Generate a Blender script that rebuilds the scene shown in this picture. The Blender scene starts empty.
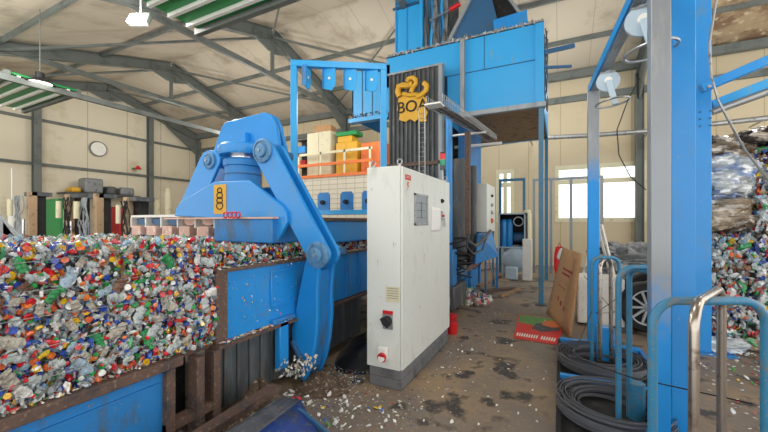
import bpy, bmesh, math, random
from mathutils import Vector, Matrix, Euler
random.seed(7)
R = random.Random(11)
C = bpy.context.scene.collection
PI = math.pi
F = 350.0; AZ = math.atan(176/350); SA, CA = math.sin(AZ), math.cos(AZ); EYE = 1.65

def P(px, py, x=None, y=None, z=None, d=None):
    """measure: point of a known plane seen at a pixel of the 768x432 photograph"""
    u = (px-384)/F; v = (222-py)/F
    D = Vector((-SA+u*CA, CA+u*SA, v))
    t = d if d is not None else (x/D.x if x is not None else (y/D.y if y is not None else (z-EYE)/D.z))
    return Vector((D.x*t, D.y*t, EYE+D.z*t))

def lin(c):
    return tuple(((v/255)/12.92 if v/255 <= .04045 else ((v/255+.055)/1.055)**2.4) for v in c)

# ------------------------------------------------------------------ materials
def mat(name, col, rough=.5, metal=0., dirt=None, amt=.5, scale=4., streak=1., bump=0., var=.12, fine=None, famt=.5, fscale=30, coat=0.):
    m = bpy.data.materials.new(name); m.use_nodes = True
    nt = m.node_tree; N = nt.nodes; L = nt.links
    b = N['Principled BSDF']
    b.inputs['Roughness'].default_value = rough; b.inputs['Metallic'].default_value = metal
    b.inputs['Coat Weight'].default_value = coat
    tc = N.new('ShaderNodeTexCoord')
    mp = N.new('ShaderNodeMapping'); mp.inputs['Scale'].default_value = (1, 1, 1/streak)
    L.new(tc.outputs['Object'], mp.inputs['Vector'])
    n1 = N.new('ShaderNodeTexNoise'); n1.inputs['Scale'].default_value = scale; n1.inputs['Detail'].default_value = 8; n1.inputs['Roughness'].default_value = .65
    L.new(mp.outputs[0], n1.inputs['Vector'])
    c = lin(col)
    mx = N.new('ShaderNodeMix'); mx.data_type = 'RGBA'
    mx.inputs[6].default_value = (*[v*(1-var) for v in c], 1); mx.inputs[7].default_value = (*[min(1, v*(1+var)) for v in c], 1)
    n2 = N.new('ShaderNodeTexNoise'); n2.inputs['Scale'].default_value = scale*.45; n2.inputs['Detail'].default_value = 3
    L.new(tc.outputs['Object'], n2.inputs['Vector']); L.new(n2.outputs['Fac'], mx.inputs[0])
    last = mx.outputs[2]
    def over(last, src, colour, amount, w=.12):
        rp = N.new('ShaderNodeMapRange'); t = .72-.34*amount
        rp.inputs['From Min'].default_value = t-w*.3; rp.inputs['From Max'].default_value = t+w
        L.new(src, rp.inputs['Value'])
        m2 = N.new('ShaderNodeMix'); m2.data_type = 'RGBA'
        L.new(rp.outputs[0], m2.inputs[0]); L.new(last, m2.inputs[6]); m2.inputs[7].default_value = (*lin(colour), 1)
        return m2.outputs[2]
    if dirt: last = over(last, n1.outputs['Fac'], dirt, amt)
    if fine:
        n3 = N.new('ShaderNodeTexNoise'); n3.inputs['Scale'].default_value = fscale; n3.inputs['Detail'].default_value = 4
        L.new(mp.outputs[0], n3.inputs['Vector'])
        last = over(last, n3.outputs['Fac'], fine, famt, .06)
    L.new(last, b.inputs['Base Color'])
    if bump:
        bp = N.new('ShaderNodeBump'); bp.inputs['Strength'].default_value = bump; bp.inputs['Distance'].default_value = .02
        L.new(n1.outputs['Fac'], bp.inputs['Height']); L.new(bp.outputs[0], b.inputs['Normal'])
    return m

def attr_mat(name, rough=.3, coat=.3, trans=0.):
    m = bpy.data.materials.new(name); m.use_nodes = True
    N = m.node_tree.nodes; L = m.node_tree.links; b = N['Principled BSDF']
    a = N.new('ShaderNodeAttribute'); a.attribute_name = 'Col'
    tc = N.new('ShaderNodeTexCoord'); n = N.new('ShaderNodeTexNoise'); n.inputs['Scale'].default_value = 45; n.inputs['Detail'].default_value = 3
    L.new(tc.outputs['Object'], n.inputs['Vector'])
    mx = N.new('ShaderNodeMix'); mx.data_type = 'RGBA'; mx.blend_type = 'MULTIPLY'; mx.inputs[0].default_value = .55
    rp = N.new('ShaderNodeMapRange'); rp.inputs['From Min'].default_value = .35; rp.inputs['From Max'].default_value = .6; rp.inputs['To Min'].default_value = .3; rp.inputs['To Max'].default_value = 1.15
    L.new(n.outputs['Fac'], rp.inputs[0]); L.new(a.outputs['Color'], mx.inputs[6]); L.new(rp.outputs[0], mx.inputs[7])
    L.new(mx.outputs[2], b.inputs['Base Color'])
    bp = N.new('ShaderNodeBump'); bp.inputs['Strength'].default_value = .7; bp.inputs['Distance'].default_value = .01; n5 = N.new('ShaderNodeTexNoise'); n5.inputs['Scale'].default_value = 85; L.new(tc.outputs['Object'], n5.inputs['Vector']); L.new(n5.outputs['Fac'], bp.inputs['Height']); L.new(bp.outputs[0], b.inputs['Normal'])
    b.inputs['Roughness'].default_value = rough; b.inputs['Coat Weight'].default_value = coat
    b.inputs['Transmission Weight'].default_value = trans
    return m

def seam_mat(name, col, axis, pitch, seam, w=.02, rough=.7, dirt=None, amt=.3, axis2=None, pitch2=1., scale=.6):
    """panelled sheet: thin joints every `pitch` metres along an object axis"""
    m = mat(name, col, rough, dirt=dirt, amt=amt, scale=scale, var=.06)
    N = m.node_tree.nodes; L = m.node_tree.links; b = N['Principled BSDF']
    src = b.inputs['Base Color'].links[0].from_socket
    tc = N.new('ShaderNodeTexCoord'); sp = N.new('ShaderNodeSeparateXYZ'); L.new(tc.outputs['Object'], sp.inputs[0])
    for ax, p in ((axis, pitch), (axis2, pitch2)):
        if ax is None: continue
        d = N.new('ShaderNodeMath'); d.operation = 'DIVIDE'; d.inputs[1].default_value = p; L.new(sp.outputs[ax], d.inputs[0])
        fr = N.new('ShaderNodeMath'); fr.operation = 'FRACT'; L.new(d.outputs[0], fr.inputs[0])
        lt = N.new('ShaderNodeMath'); lt.operation = 'LESS_THAN'; lt.inputs[1].default_value = w/p; L.new(fr.outputs[0], lt.inputs[0])
        mx = N.new('ShaderNodeMix'); mx.data_type = 'RGBA'; L.new(lt.outputs[0], mx.inputs[0]); L.new(src, mx.inputs[6]); mx.inputs[7].default_value = (*lin(seam), 1)
        src = mx.outputs[2]
    L.new(src, b.inputs['Base Color'])
    return m

def emis(name, col, s):
    m = bpy.data.materials.new(name); m.use_nodes = True
    b = m.node_tree.nodes['Principled BSDF']
    b.inputs['Base Color'].default_value = (*lin(col), 1); b.inputs['Emission Color'].default_value = (*lin(col), 1); b.inputs['Emission Strength'].default_value = s
    return m

M = {}
BL = (28, 138, 214)
M['blue'] = mat('blue_paint', BL, .38, dirt=(78, 134, 180), amt=.38, scale=4, streak=2, fine=(120, 150, 172), famt=.05, fscale=34, coat=.15)
M['blue2'] = mat('blue_paint_worn', (38, 126, 196), .5, dirt=(78, 98, 114), amt=.5, scale=5, streak=2.5, fine=(120, 128, 132), famt=.2, fscale=60)
M['sky'] = mat('light_blue_paint', (48, 162, 226), .42, dirt=(96, 134, 156), amt=.2, scale=1.6, streak=5, fine=(120, 150, 165), famt=.12, fscale=12)
M['teal'] = mat('teal_blue_tube', (46, 120, 158), .4, dirt=(108, 112, 110), amt=.5, scale=16, fine=(120, 128, 130), famt=.25, fscale=90)
M['navy'] = mat('dark_blue_steel', (44, 92, 132), .5, dirt=(70, 84, 96), amt=.4, scale=3)
M['rust'] = mat('rusty_brown_steel', (96, 76, 66), .7, dirt=(66, 60, 62), amt=.55, scale=9, fine=(128, 104, 88), famt=.35, fscale=40, bump=.3)
M['grime'] = mat('dark_grimy_steel', (72, 78, 82), .6, dirt=(104, 110, 112), amt=.5, scale=10, streak=6, fine=(96, 84, 74), famt=.35, fscale=24, bump=.2)
M['white'] = mat('cabinet_enamel', (216, 220, 214), .4, dirt=(196, 198, 190), amt=.35, scale=5, streak=3, var=.03, fine=(170, 160, 145), famt=.08, fscale=22)
M['plainwhite'] = mat('white_paint', (228, 228, 222), .5, dirt=(190, 188, 180), amt=.25, scale=6)
M['steel'] = mat('galvanised_steel', (168, 172, 174), .38, .7, dirt=(120, 120, 118), amt=.45, scale=12)
M['polish'] = mat('bare_polished_tube', (170, 162, 152), .25, .9, dirt=(110, 96, 84), amt=.4, scale=18)
M['silver'] = mat('silver_wheel', (214, 216, 216), .3, .35)
M['chrome'] = mat('bright_metal', (222, 224, 226), .18, .9)
M['frame'] = mat('grey_green_structural_steel', (104, 110, 106), .6, dirt=(80, 86, 84), amt=.5, scale=2)
M['black'] = mat('black_rubber', (24, 25, 27), .6, dirt=(60, 58, 54), amt=.3, scale=8)
M['strap'] = mat('black_strapping', (92, 94, 100), .32, dirt=(134, 134, 136), amt=.3, scale=10, streak=.1)
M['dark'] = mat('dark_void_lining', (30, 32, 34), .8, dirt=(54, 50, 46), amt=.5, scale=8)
M['red'] = mat('red_plastic', (200, 26, 34), .4)
M['yellow'] = mat('yellow_paint', (214, 164, 44), .5, dirt=(178, 140, 50), amt=.3, scale=8)
M['orange'] = mat('orange_paint', (214, 112, 52), .55, dirt=(160, 90, 60), amt=.35, scale=5)
M['green'] = mat('green_sheet', (28, 140, 74), .45, dirt=(20, 100, 60), amt=.3, scale=3)
M['cream'] = mat('cream_paint', (208, 202, 172), .55, dirt=(170, 160, 130), amt=.3, scale=4)
M['card'] = mat('brown_cardboard', (178, 138, 98), .85, dirt=(150, 112, 78), amt=.35, scale=5, fine=(196, 160, 120), famt=.2)
M['wood'] = mat('weathered_wood', (150, 122, 90), .8, dirt=(100, 80, 60), amt=.5, scale=6, streak=.3)
M['pink'] = mat('faded_pink_steel', (214, 176, 160), .6, dirt=(168, 140, 128), amt=.4, scale=9, fine=(230, 222, 212), famt=.35, fscale=25)
M['paper'] = mat('white_paper', (232, 232, 228), .8)
M['brass'] = mat('beige_guide_rail', (176, 150, 120), .5, .2, dirt=(110, 90, 70), amt=.4, scale=8)
M['tarp'] = mat('black_film', (26, 28, 32), .28, dirt=(62, 64, 68), amt=.3, scale=7)
M['greyfilm'] = mat('grey_film', (128, 132, 136), .3, dirt=(80, 82, 84), amt=.5, scale=6)
M['bits'] = attr_mat('pressed_plastic', .2, .5)
M['litter'] = attr_mat('litter_plastic', .5, .1)
M['fridge'] = M['plainwhite']
M['tank'] = mat('pale_blue_tank', (176, 196, 210), .4, dirt=(150, 168, 180), amt=.3, scale=6)
M['redsign'] = mat('red_print', (214, 42, 34), .5, dirt=(180, 50, 44), amt=.25, scale=8)
M['darkred'] = mat('dark_red_print', (150, 58, 52), .6)
M['greenprint'] = mat('green_print', (88, 150, 74), .5, dirt=(130, 176, 96), amt=.4, scale=9)
M['whiteprint'] = mat('white_print', (226, 222, 214), .5)
M['ground_film'] = M['tarp']
M['greyblue'] = mat('grey_worn_post', (150, 158, 164), .45, .25, dirt=(120, 130, 138), amt=.5, scale=5, streak=6)

# post colour: grey above, blending into blue below
def post_mat():
    m = mat('grey_top_post', (140, 146, 152), .42, .3, dirt=(166, 168, 168), amt=.4, scale=5, streak=6)
    N = m.node_tree.nodes; L = m.node_tree.links; b = N['Principled BSDF']
    src = b.inputs['Base Color'].links[0].from_socket
    tc = N.new('ShaderNodeTexCoord'); sp = N.new('ShaderNodeSeparateXYZ'); L.new(tc.outputs['Object'], sp.inputs[0])
    n = N.new('ShaderNodeTexNoise'); n.inputs['Scale'].default_value = 14; L.new(tc.outputs['Object'], n.inputs['Vector'])
    ad = N.new('ShaderNodeMath'); ad.operation = 'MULTIPLY_ADD'; ad.inputs[1].default_value = .35; L.new(n.outputs['Fac'], ad.inputs[0]); L.new(sp.outputs[2], ad.inputs[2])
    rp = N.new('ShaderNodeMapRange'); rp.inputs['From Min'].default_value = POST_Z-.15; rp.inputs['From Max'].default_value = POST_Z+.3; L.new(ad.outputs[0], rp.inputs[0])
    mx = N.new('ShaderNodeMix'); mx.data_type = 'RGBA'; L.new(rp.outputs[0], mx.inputs[0]); mx.inputs[6].default_value = (*lin(BL), 1); L.new(src, mx.inputs[7])
    L.new(mx.outputs[2], b.inputs['Base Color'])
    return m
POST_Z = 1.2; M['post_near'] = post_mat()
POST_Z = 2.45; M['post_far'] = post_mat()

# ------------------------------------------------------------------ mesh builder
class MB:
    def __init__(s): s.v = []; s.f = []; s.c = []
    def add(s, vs, fs, col=None):
        o = len(s.v); s.v += [tuple(v) for v in vs]
        for f in fs: s.f.append(tuple(o+i for i in f)); s.c.append(col)
        return s
    def box(s, x0, y0, z0, x1, y1, z1):
        vs = [(x, y, z) for z in (z0, z1) for x, y in ((x0, y0), (x1, y0), (x1, y1), (x0, y1))]
        return s.add(vs, [(0, 3, 2, 1), (4, 5, 6, 7), (0, 1, 5, 4), (1, 2, 6, 5), (2, 3, 7, 6), (3, 0, 4, 7)])
    def obox(s, c, size, rot=(0, 0, 0)):
        m = Euler(rot).to_matrix(); c = Vector(c); h = [k/2 for k in size]
        vs = [c+m@Vector((x*h[0], y*h[1], z*h[2])) for z in (-1, 1) for x, y in ((-1, -1), (1, -1), (1, 1), (-1, 1))]
        return s.add(vs, [(0, 3, 2, 1), (4, 5, 6, 7), (0, 1, 5, 4), (1, 2, 6, 5), (2, 3, 7, 6), (3, 0, 4, 7)])
    def bar(s, p, q, w, h, up=(0, 0, 1)):
        p = Vector(p); q = Vector(q); d = (q-p).normalized(); u = Vector(up)
        if abs(d.dot(u)) > .98: u = Vector((0, 1, 0))
        a = d.cross(u).normalized(); b = a.cross(d).normalized()
        vs = [e+a*x*w/2+b*y*h/2 for e in (p, q) for x, y in ((-1, -1), (1, -1), (1, 1), (-1, 1))]
        return s.add(vs, [(0, 3, 2, 1), (4, 5, 6, 7), (0, 1, 5, 4), (1, 2, 6, 5), (2, 3, 7, 6), (3, 0, 4, 7)])
    def ibeam(s, p, q, w, h, t=.02):
        p = Vector(p); q = Vector(q); d = (q-p).normalized(); u = Vector((0, 0, 1))
        if abs(d.dot(u)) > .98: u = Vector((1, 0, 0))
        a = d.cross(u).normalized(); b = a.cross(d).normalized()
        s.bar(p+b*(h-t)/2, q+b*(h-t)/2, w, t, b); s.bar(p-b*(h-t)/2, q-b*(h-t)/2, w, t, b); s.bar(p, q, t, h-2*t, b)
        return s
    def tube(s, pts, r, n=10, closed=False):
        pts = [Vector(p) for p in pts]; k = len(pts)
        if closed: ds = [(pts[(i+1) % k]-pts[i-1]).normalized() for i in range(k)]
        else: ds = [(pts[min(i+1, k-1)]-pts[max(i-1, 0)]).normalized() for i in range(k)]
        u = Vector((0, 0, 1)) if abs(ds[0].z) < .9 else Vector((1, 0, 0))
        vs = []
        for i, p in enumerate(pts):
            a = u-ds[i]*u.dot(ds[i]); a.normalize(); u = a; b = ds[i].cross(a)
            rr = r[i] if isinstance(r, (list, tuple)) else r
            vs += [p+a*math.cos(2*PI*j/n)*rr+b*math.sin(2*PI*j/n)*rr for j in range(n)]
        fs = []
        for i in range(k if closed else k-1):
            i2 = (i+1) % k
            fs += [(i*n+j, i*n+(j+1) % n, i2*n+(j+1) % n, i2*n+j) for j in range(n)]
        if not closed: fs += [tuple(reversed(range(n))), tuple((k-1)*n+j for j in range(n))]
        return s.add(vs, fs)
    def cyl(s, p, q, r, r2=None, n=24):
        r2 = r if r2 is None else r2
        return s.tube([p, q], [r, r2], n)
    def prism(s, poly, axis, a0, a1):
        def mk(u, v, a): return {'y': (u, a, v), 'x': (a, u, v), 'z': (u, v, a)}[axis]
        n = len(poly); vs = [mk(*p, a0) for p in poly]+[mk(*p, a1) for p in poly]
        return s.add(vs, [tuple(range(n)), tuple(reversed(range(n, 2*n)))]+[(i, (i+1) % n, n+(i+1) % n, n+i) for i in range(n)])
    def slab(s, quad, nrm, t):
        n = len(quad); q = [Vector(p) for p in quad]; d = Vector(nrm).normalized()*t
        return s.add(q+[p+d for p in q], [tuple(range(n)), tuple(reversed(range(n, 2*n)))]+[(i, (i+1) % n, n+(i+1) % n, n+i) for i in range(n)])
    def lathe(s, prof, c, n=24, axis='z', mtx=None):
        c = Vector(c); vs = []
        for r, z in prof:
            for j in range(n):
                a = 2*PI*j/n; p = Vector((r*math.cos(a), r*math.sin(a), z))
                if axis == 'y': p = Vector((p.x, p.z, p.y))
                if axis == 'x': p = Vector((p.z, p.x, p.y))
                if mtx: p = mtx@p
                vs.append(c+p)
        k = len(prof); fs = []
        for i in range(k-1): fs += [(i*n+j, i*n+(j+1) % n, (i+1)*n+(j+1) % n, (i+1)*n+j) for j in range(n)]
        if prof[0] != prof[-1]: fs += [tuple(reversed(range(n))), tuple((k-1)*n+j for j in range(n))]
        return s.add(vs, fs)
    def grid(s, fn, nu, nv, thick=None):
        vs = [fn(i/nu, j/nv) for j in range(nv+1) for i in range(nu+1)]
        return s.add(vs, [(j*(nu+1)+i, j*(nu+1)+i+1, (j+1)*(nu+1)+i+1, (j+1)*(nu+1)+i) for j in range(nv) for i in range(nu)])
    def build(s, name, m, parent=None, bevel=0., smooth=True, recalc=True, origin=None, solid=0., mods=()):
        if parent is not None:
            off = Vector((0, 0, 0)); p = parent
            while p is not None: off += p.location; p = p.parent
        elif origin is not None: off = Vector(origin)
        else:
            xs, ys, zs = zip(*s.v); off = Vector(((min(xs)+max(xs))/2, (min(ys)+max(ys))/2, min(zs)))
        me = bpy.data.meshes.new(name)
        me.from_pydata([(v[0]-off.x, v[1]-off.y, v[2]-off.z) for v in s.v], [], s.f)
        if recalc:
            bm = bmesh.new(); bm.from_mesh(me); bmesh.ops.recalc_face_normals(bm, faces=bm.faces); bm.to_mesh(me); bm.free()
        if any(c is not None for c in s.c):
            ca = me.color_attributes.new('Col', 'FLOAT_COLOR', 'CORNER'); buf = []
            for f, c in zip(s.f, s.c): buf += [*(c or (1, 1, 1)), 1.]*len(f)
            ca.data.foreach_set('color', buf)
        me.materials.append(M[m] if isinstance(m, str) else m)
        if smooth:
            me.polygons.foreach_set('use_smooth', [True]*len(me.polygons))
            try: me.set_sharp_from_angle(angle=math.radians(35))
            except Exception: pass
        o = bpy.data.objects.new(name, me); C.objects.link(o)
        if parent is not None: o.parent = parent
        else: o.location = off
        if bevel:
            b = o.modifiers.new('bevel', 'BEVEL'); b.width = bevel; b.segments = 2; b.limit_method = 'ANGLE'; b.angle_limit = math.radians(40)
        if solid:
            b = o.modifiers.new('solid', 'SOLIDIFY'); b.thickness = solid; b.offset = 0
        return o

def tag(o, label, cat, group=None, kind=None):
    o['label'] = label; o['category'] = cat
    if group: o['group'] = group
    if kind: o['kind'] = kind
    return o
def T(name, label, cat, loc=(0, 0, 0), group=None):
    o = bpy.data.objects.new(name, None); C.objects.link(o); o.location = loc; o.empty_display_size = .1
    return tag(o, label, cat, group)
def S(o, label=None, cat=None):
    o['kind'] = 'structure'
    if label: o['label'] = label
    if cat: o['category'] = cat
    return o
def dup(root, loc, rotz=0, label=None, group=None, scale=None):
    r = root.copy(); C.objects.link(r); r.location = loc; r.rotation_euler = (0, 0, rotz)
    if scale: r.scale = scale
    if label: r['label'] = label
    if group: r['group'] = group
    for ch in list(root.children):
        c = ch.copy(); C.objects.link(c); c.parent = r
        for g in list(ch.children):
            d = g.copy(); C.objects.link(d); d.parent = c
    return r
def text_mesh(name, body, m, parent, loc, size, rot, depth=.004, sx=1.):
    cu = bpy.data.curves.new(name, 'FONT'); cu.body = body; cu.size = size; cu.extrude = depth; cu.align_x = 'CENTER'; cu.align_y = 'CENTER'
    tmp = bpy.data.objects.new('tmp', cu); C.objects.link(tmp)
    bpy.context.view_layer.update()
    me = bpy.data.meshes.new_from_object(tmp.evaluated_get(bpy.context.evaluated_depsgraph_get()))
    bpy.data.objects.remove(tmp)
    me.name = name; me.materials.clear(); me.materials.append(M[m])
    off = Vector((0, 0, 0)); p = parent
    while p is not None: off += p.location; p = p.parent
    mt = Matrix.Translation(Vector(loc)-off) @ Euler(rot).to_matrix().to_4x4() @ Matrix.Diagonal((sx, 1, 1, 1))
    me.transform(mt)
    o = bpy.data.objects.new(name, me); C.objects.link(o); o.parent = parent
    return o
def arc(c, r, a0, a1, n, ax):
    """points on an arc, angle in the (ax, z) plane"""
    c = Vector(c); ax = Vector(ax)
    return [c+ax*r*math.cos(a0+(a1-a0)*i/n)+Vector((0, 0, 1))*r*math.sin(a0+(a1-a0)*i/n) for i in range(n+1)]
# ------------------------------------------------------------------ hall
XL = -20.6; YB = 14.6; RY = 9.5; RZ = 8.63; EZ = 7.1; NS = .28
def floor_mat():
    m = mat('dirty_concrete', (124, 113, 102), .55, dirt=(158, 134, 104), amt=.66, scale=.8, fine=(66, 62, 60), famt=.45, fscale=3.2, bump=.15, var=.15)
    N = m.node_tree.nodes; L = m.node_tree.links; b = N['Principled BSDF']; src = b.inputs['Base Color'].links[0].from_socket
    tc = N.new('ShaderNodeTexCoord'); n = N.new('ShaderNodeTexNoise'); n.inputs['Scale'].default_value = 28; n.inputs['Detail'].default_value = 6
    L.new(tc.outputs['Object'], n.inputs['Vector'])
    rp = N.new('ShaderNodeMapRange'); rp.inputs['From Min'].default_value = .58; rp.inputs['From Max'].default_value = .7; rp.inputs['To Max'].default_value = .7; L.new(n.outputs['Fac'], rp.inputs[0])
    mx = N.new('ShaderNodeMix'); mx.data_type = 'RGBA'; L.new(rp.outputs[0], mx.inputs[0]); L.new(src, mx.inputs[6]); mx.inputs[7].default_value = (*lin((160, 140, 114)), 1)
    # damp dark stain beside the machine
    L.new(mx.outputs[2], b.inputs['Base Color'])
    return m
S(MB().box(XL-.3, -4, -.2, 9, YB+.3, 0).build('floor', floor_mat(), smooth=False), 'dirty grey brown concrete floor of the hall', 'floor')
wl = seam_mat('beige_wall_panels_left', (216, 208, 186), 1, 1.75, (168, 158, 136), .03, dirt=(190, 178, 148), amt=.35)
wb = seam_mat('beige_wall_panels_back', (194, 180, 150), 0, 1.1, (166, 150, 114), .025, dirt=(184, 168, 136), amt=.4)
cm = seam_mat('roof_panels', (186, 176, 158), 0, 1.0, (160, 152, 138), .025, dirt=(150, 140, 122), amt=.5)
rough_roof = mat('stained_roof_sheet', (168, 148, 118), .8, dirt=(122, 98, 74), amt=.7, scale=1.6, streak=1, fine=(190, 174, 144), famt=.4, fscale=5)
prof = [(-4, 0), (YB, 0), (YB, EZ), (RY, RZ), (-4, RZ-NS*(RY+4))]
S(MB().prism(prof, 'x', XL-.2, XL).build('wall_left', wl, smooth=False, origin=(XL, 0, 0)), 'beige panelled gable wall far left', 'wall')
# back wall with two window openings
W0 = (P(496, 190, y=YB).x, P(514, 190, y=YB).x); W1 = (-.17, 2.62); W2 = (2.95, 5.7); WZ0, WZ1 = 1.65, 3.74
w = MB()
for x0, x1, z0, z1 in ((XL, W0[0], 0, EZ), (W0[0], W0[1], 0, WZ0), (W0[0], W0[1], WZ1, EZ), (W0[1], W1[0], 0, EZ), (W1[0], W1[1], 0, WZ0), (W1[0], W1[1], WZ1, EZ), (W1[1], W2[0], 0, EZ), (W2[0], W2[1], 0, WZ0), (W2[0], W2[1], WZ1, EZ), (W2[1], 9, 0, EZ)):
    w.box(x0, YB, z0, x1, YB+.2, z1)
S(w.build('wall_back', wb, smooth=False, origin=(0, YB, 0)), 'beige panelled back wall with windows', 'wall')
t = .12
c1 = MB().slab([(XL, RY, RZ), (2.4, RY, RZ), (2.4, YB+.2, EZ-.06), (XL, YB+.2, EZ-.06)], (0, 0, 1), t)
c1.slab([(XL, -4, RZ-NS*(RY+4)), (2.4, -4, RZ-NS*(RY+4)), (2.4, RY, RZ), (XL, RY, RZ)], (0, 0, 1), t)
S(c1.build('ceiling', cm, smooth=False), 'pale beige sheet roof lining with panel joints', 'ceiling')
c2 = MB().slab([(2.4, RY, RZ), (9, RY, RZ), (9, YB+.2, EZ-.06), (2.4, YB+.2, EZ-.06)], (0, 0, 1), t)
c2.slab([(2.4, -4, RZ-NS*(RY+4)), (9, -4, RZ-NS*(RY+4)), (9, RY, RZ), (2.4, RY, RZ)], (0, 0, 1), t)
S(c2.build('ceiling_bay', rough_roof, smooth=False), 'stained brown roof lining above the blue posts', 'ceiling')
k = 1
def trim(mb, label, m='frame', name=None):
    global k
    o = mb.build('trim_%d' % k, m, smooth=False); k += 1
    return S(o, label, 'beam')
def zroof(y): return RZ-(y-RY)*(RZ-EZ)/(YB-RY) if y > RY else RZ-(RY-y)*NS
for i, x in enumerate((XL+.25, -15.2, -9.3, -3.4, 2.4, 8.2)):
    b = MB()
    b.ibeam((x, RY, RZ-.22), (x, YB, EZ-.28), .22, .4)
    b.ibeam((x, -4, zroof(-4)-.22), (x, RY, RZ-.22), .22, .4)
    b.prism([(RY-1.0, RZ-.6), (RY, RZ-.42), (RY+1.0, RZ-.6), (RY+.2, RZ-.85), (RY-.2, RZ-.85)], 'x', x-.03, x+.03)
    b.prism([(YB-.2, EZ-.4), (YB-2.2, EZ+.1), (YB-.2, EZ-1.3)], 'x', x-.03, x+.03)
    trim(b, ['grey steel rafter along the left gable wall', 'grey steel rafter of the second bay from the left', 'grey steel rafter with tie above the yellow stored boxes', 'grey steel rafter beside the tall blue tower', 'grey steel rafter above the blue posts', 'grey steel rafter at far right of the hall'][i])
    if 0 < i < 4:
        b = MB(); zt = 6.95
        b.bar((x, -2, zt), (x, YB-.8, zt), .12, .16); b.bar((x, RY, RZ-.8), (x, RY, zt), .1, .1)
        trim(b, ['', 'horizontal grey tie beam of the second bay', 'horizontal grey tie beam with a vertical hanger, above the mezzanine', 'horizontal grey tie beam behind the blue tower'][i])
    b = MB().ibeam((x, YB-.16, 0), (x, YB-.16, EZ-.4), .2, .24)
    trim(b, 'grey steel column of the back wall, bay %s' % ['one', 'two', 'three', 'four', 'five', 'six'][i])
for i, y in enumerate((2.1, 6.85, 11.6)):
    trim(MB().ibeam((XL+.15, y, 0), (XL+.15, y, zroof(y)-.45), .26, .24), ['grey column of the left wall, nearest the camera', 'grey column of the left wall behind the green panel', 'grey column of the left wall beyond the white round clock'][i])
b = MB()
for y in (1.5, 4.2, 6.9, 11.2, 12.9): b.bar((XL, y, zroof(y)-.07), (9, y, zroof(y)-.07), .08, .14)
trim(b, 'thin grey roof purlins running across the hall')
b = MB()
for z in (4.2, 6.16): b.bar((XL+.08, -2, z), (XL+.08, YB-.2, z), .1, .12)
trim(b, 'two horizontal grey rails on the left wall')
b = MB().bar((XL, YB-.08, 6.15), (9, YB-.08, 6.15), .12, .22); b.bar((XL, YB-.2, EZ-.12), (9, YB-.2, EZ-.12), .2, .26)
trim(b, 'horizontal grey rails of the back wall')
b = MB()
for x0, x1 in ((-15.2, -9.3), (-9.3, -3.4), (-20.3, -15.2)):
    for y0, y1 in ((4.2, RY), (RY, 13.6)):
        b.bar((x0, y0, zroof(y0)-.3), (x1, y1, zroof(y1)-.3), .07, .07)
        if x0 > -12: b.bar((x0, y1, zroof(y1)-.3), (x1, y0, zroof(y0)-.3), .05, .05)
trim(b, 'crossed thin bracing bars under the roof')
trim(MB().ibeam(P(560, 15, y=14.2), P(612, 32, y=13.0), .14, .2).ibeam((4.9, 11.0, zroof(11)-.2), (6.9, 14.3, EZ-.2), .12, .16), 'slanting dark roof bars at upper right')

# windows
glass = bpy.data.materials.new('window_glass'); glass.use_nodes = True
nt = glass.node_tree; nt.nodes.clear()
o_ = nt.nodes.new('ShaderNodeOutputMaterial'); tr = nt.nodes.new('ShaderNodeBsdfTransparent'); gl = nt.nodes.new('ShaderNodeBsdfGlossy'); gl.inputs['Roughness'].default_value = .05
ms = nt.nodes.new('ShaderNodeMixShader'); ms.inputs[0].default_value = .08; tr.inputs[0].default_value = (.93, .96, .94, 1)
nt.links.new(tr.outputs[0], ms.inputs[1]); nt.links.new(gl.outputs[0], ms.inputs[2]); nt.links.new(ms.outputs[0], o_.inputs[0])
M['glass'] = glass
for n, (a, b_) in enumerate((W1, W2, W0)):
    r = bpy.data.objects.new('window_%d' % (n+1), None); C.objects.link(r); r.location = ((a+b_)/2, YB, WZ0); S(r, ['white framed window in the back wall, left one', 'white framed window in the back wall mostly behind blue posts', 'narrow window in the back wall above the compressor'][n], 'window')
    fr = MB(); zt = 3.05
    for x in (a, (a+b_)/2-.06, b_-.13): fr.box(x, YB-.02, WZ0, x+.13, YB+.12, WZ1)
    for z in (WZ0, zt, WZ1-.15): fr.box(a, YB-.015, z, b_, YB+.115, z+.15)
    fr.build('window_frame', 'cream', r, smooth=False)
    MB().box(a, YB+.05, WZ0, b_, YB+.06, WZ1).build('pane', 'glass', r, smooth=False)
# outside: yard and a hedge seen through the panes
S(MB().box(-14, YB+.4, -.25, 24, 60, -.05).build('ground', mat('yard', (150, 146, 130), .8), smooth=False), 'pale yard outside the windows', 'ground')

# green ribbed panel strip hanging under the roof
def canopy(x0, x1, y0, y1, z, n, label):
    r = T('green_overhead_door', label, 'overhead door', ((x0+x1)/2, (y0+y1)/2, z))
    MB().box(x0, y0, z, x1, y1, z+.05).build('door_panel', 'green', r, smooth=False)
    b = MB().box(x0-.05, y0-.1, z-.1, x1+.05, y0, z+.06).box(x0-.05, y1, z-.1, x1+.05, y1+.1, z+.06)
    b.build('track', 'frame', r, smooth=False)
    for i in range(n):
        x = x0+(x1-x0)*(i+.5)/n
    for i in range(n):
        y = y0+(y1-y0)*(i+.5)/n
        MB().box(x0, y-.03, z-.07, x1, y+.03, z-.002).build('rib', 'plainwhite', r, smooth=False)
    return r
canopy(-15.4, -11.9, 3.5, 4.8, 5.25, 4, 'green panelled overhead door with white ribs, at left edge')
canopy(-6.05, -2.6, 2.9, 4.25, 5.25, 4, 'green panelled overhead door with white ribs, top centre left')
trim(MB().bar((-11.8, .5, 5.1), (-11.8, 12.5, 5.1), .1, .14), 'grey track beam beside the green overhead door')

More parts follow.
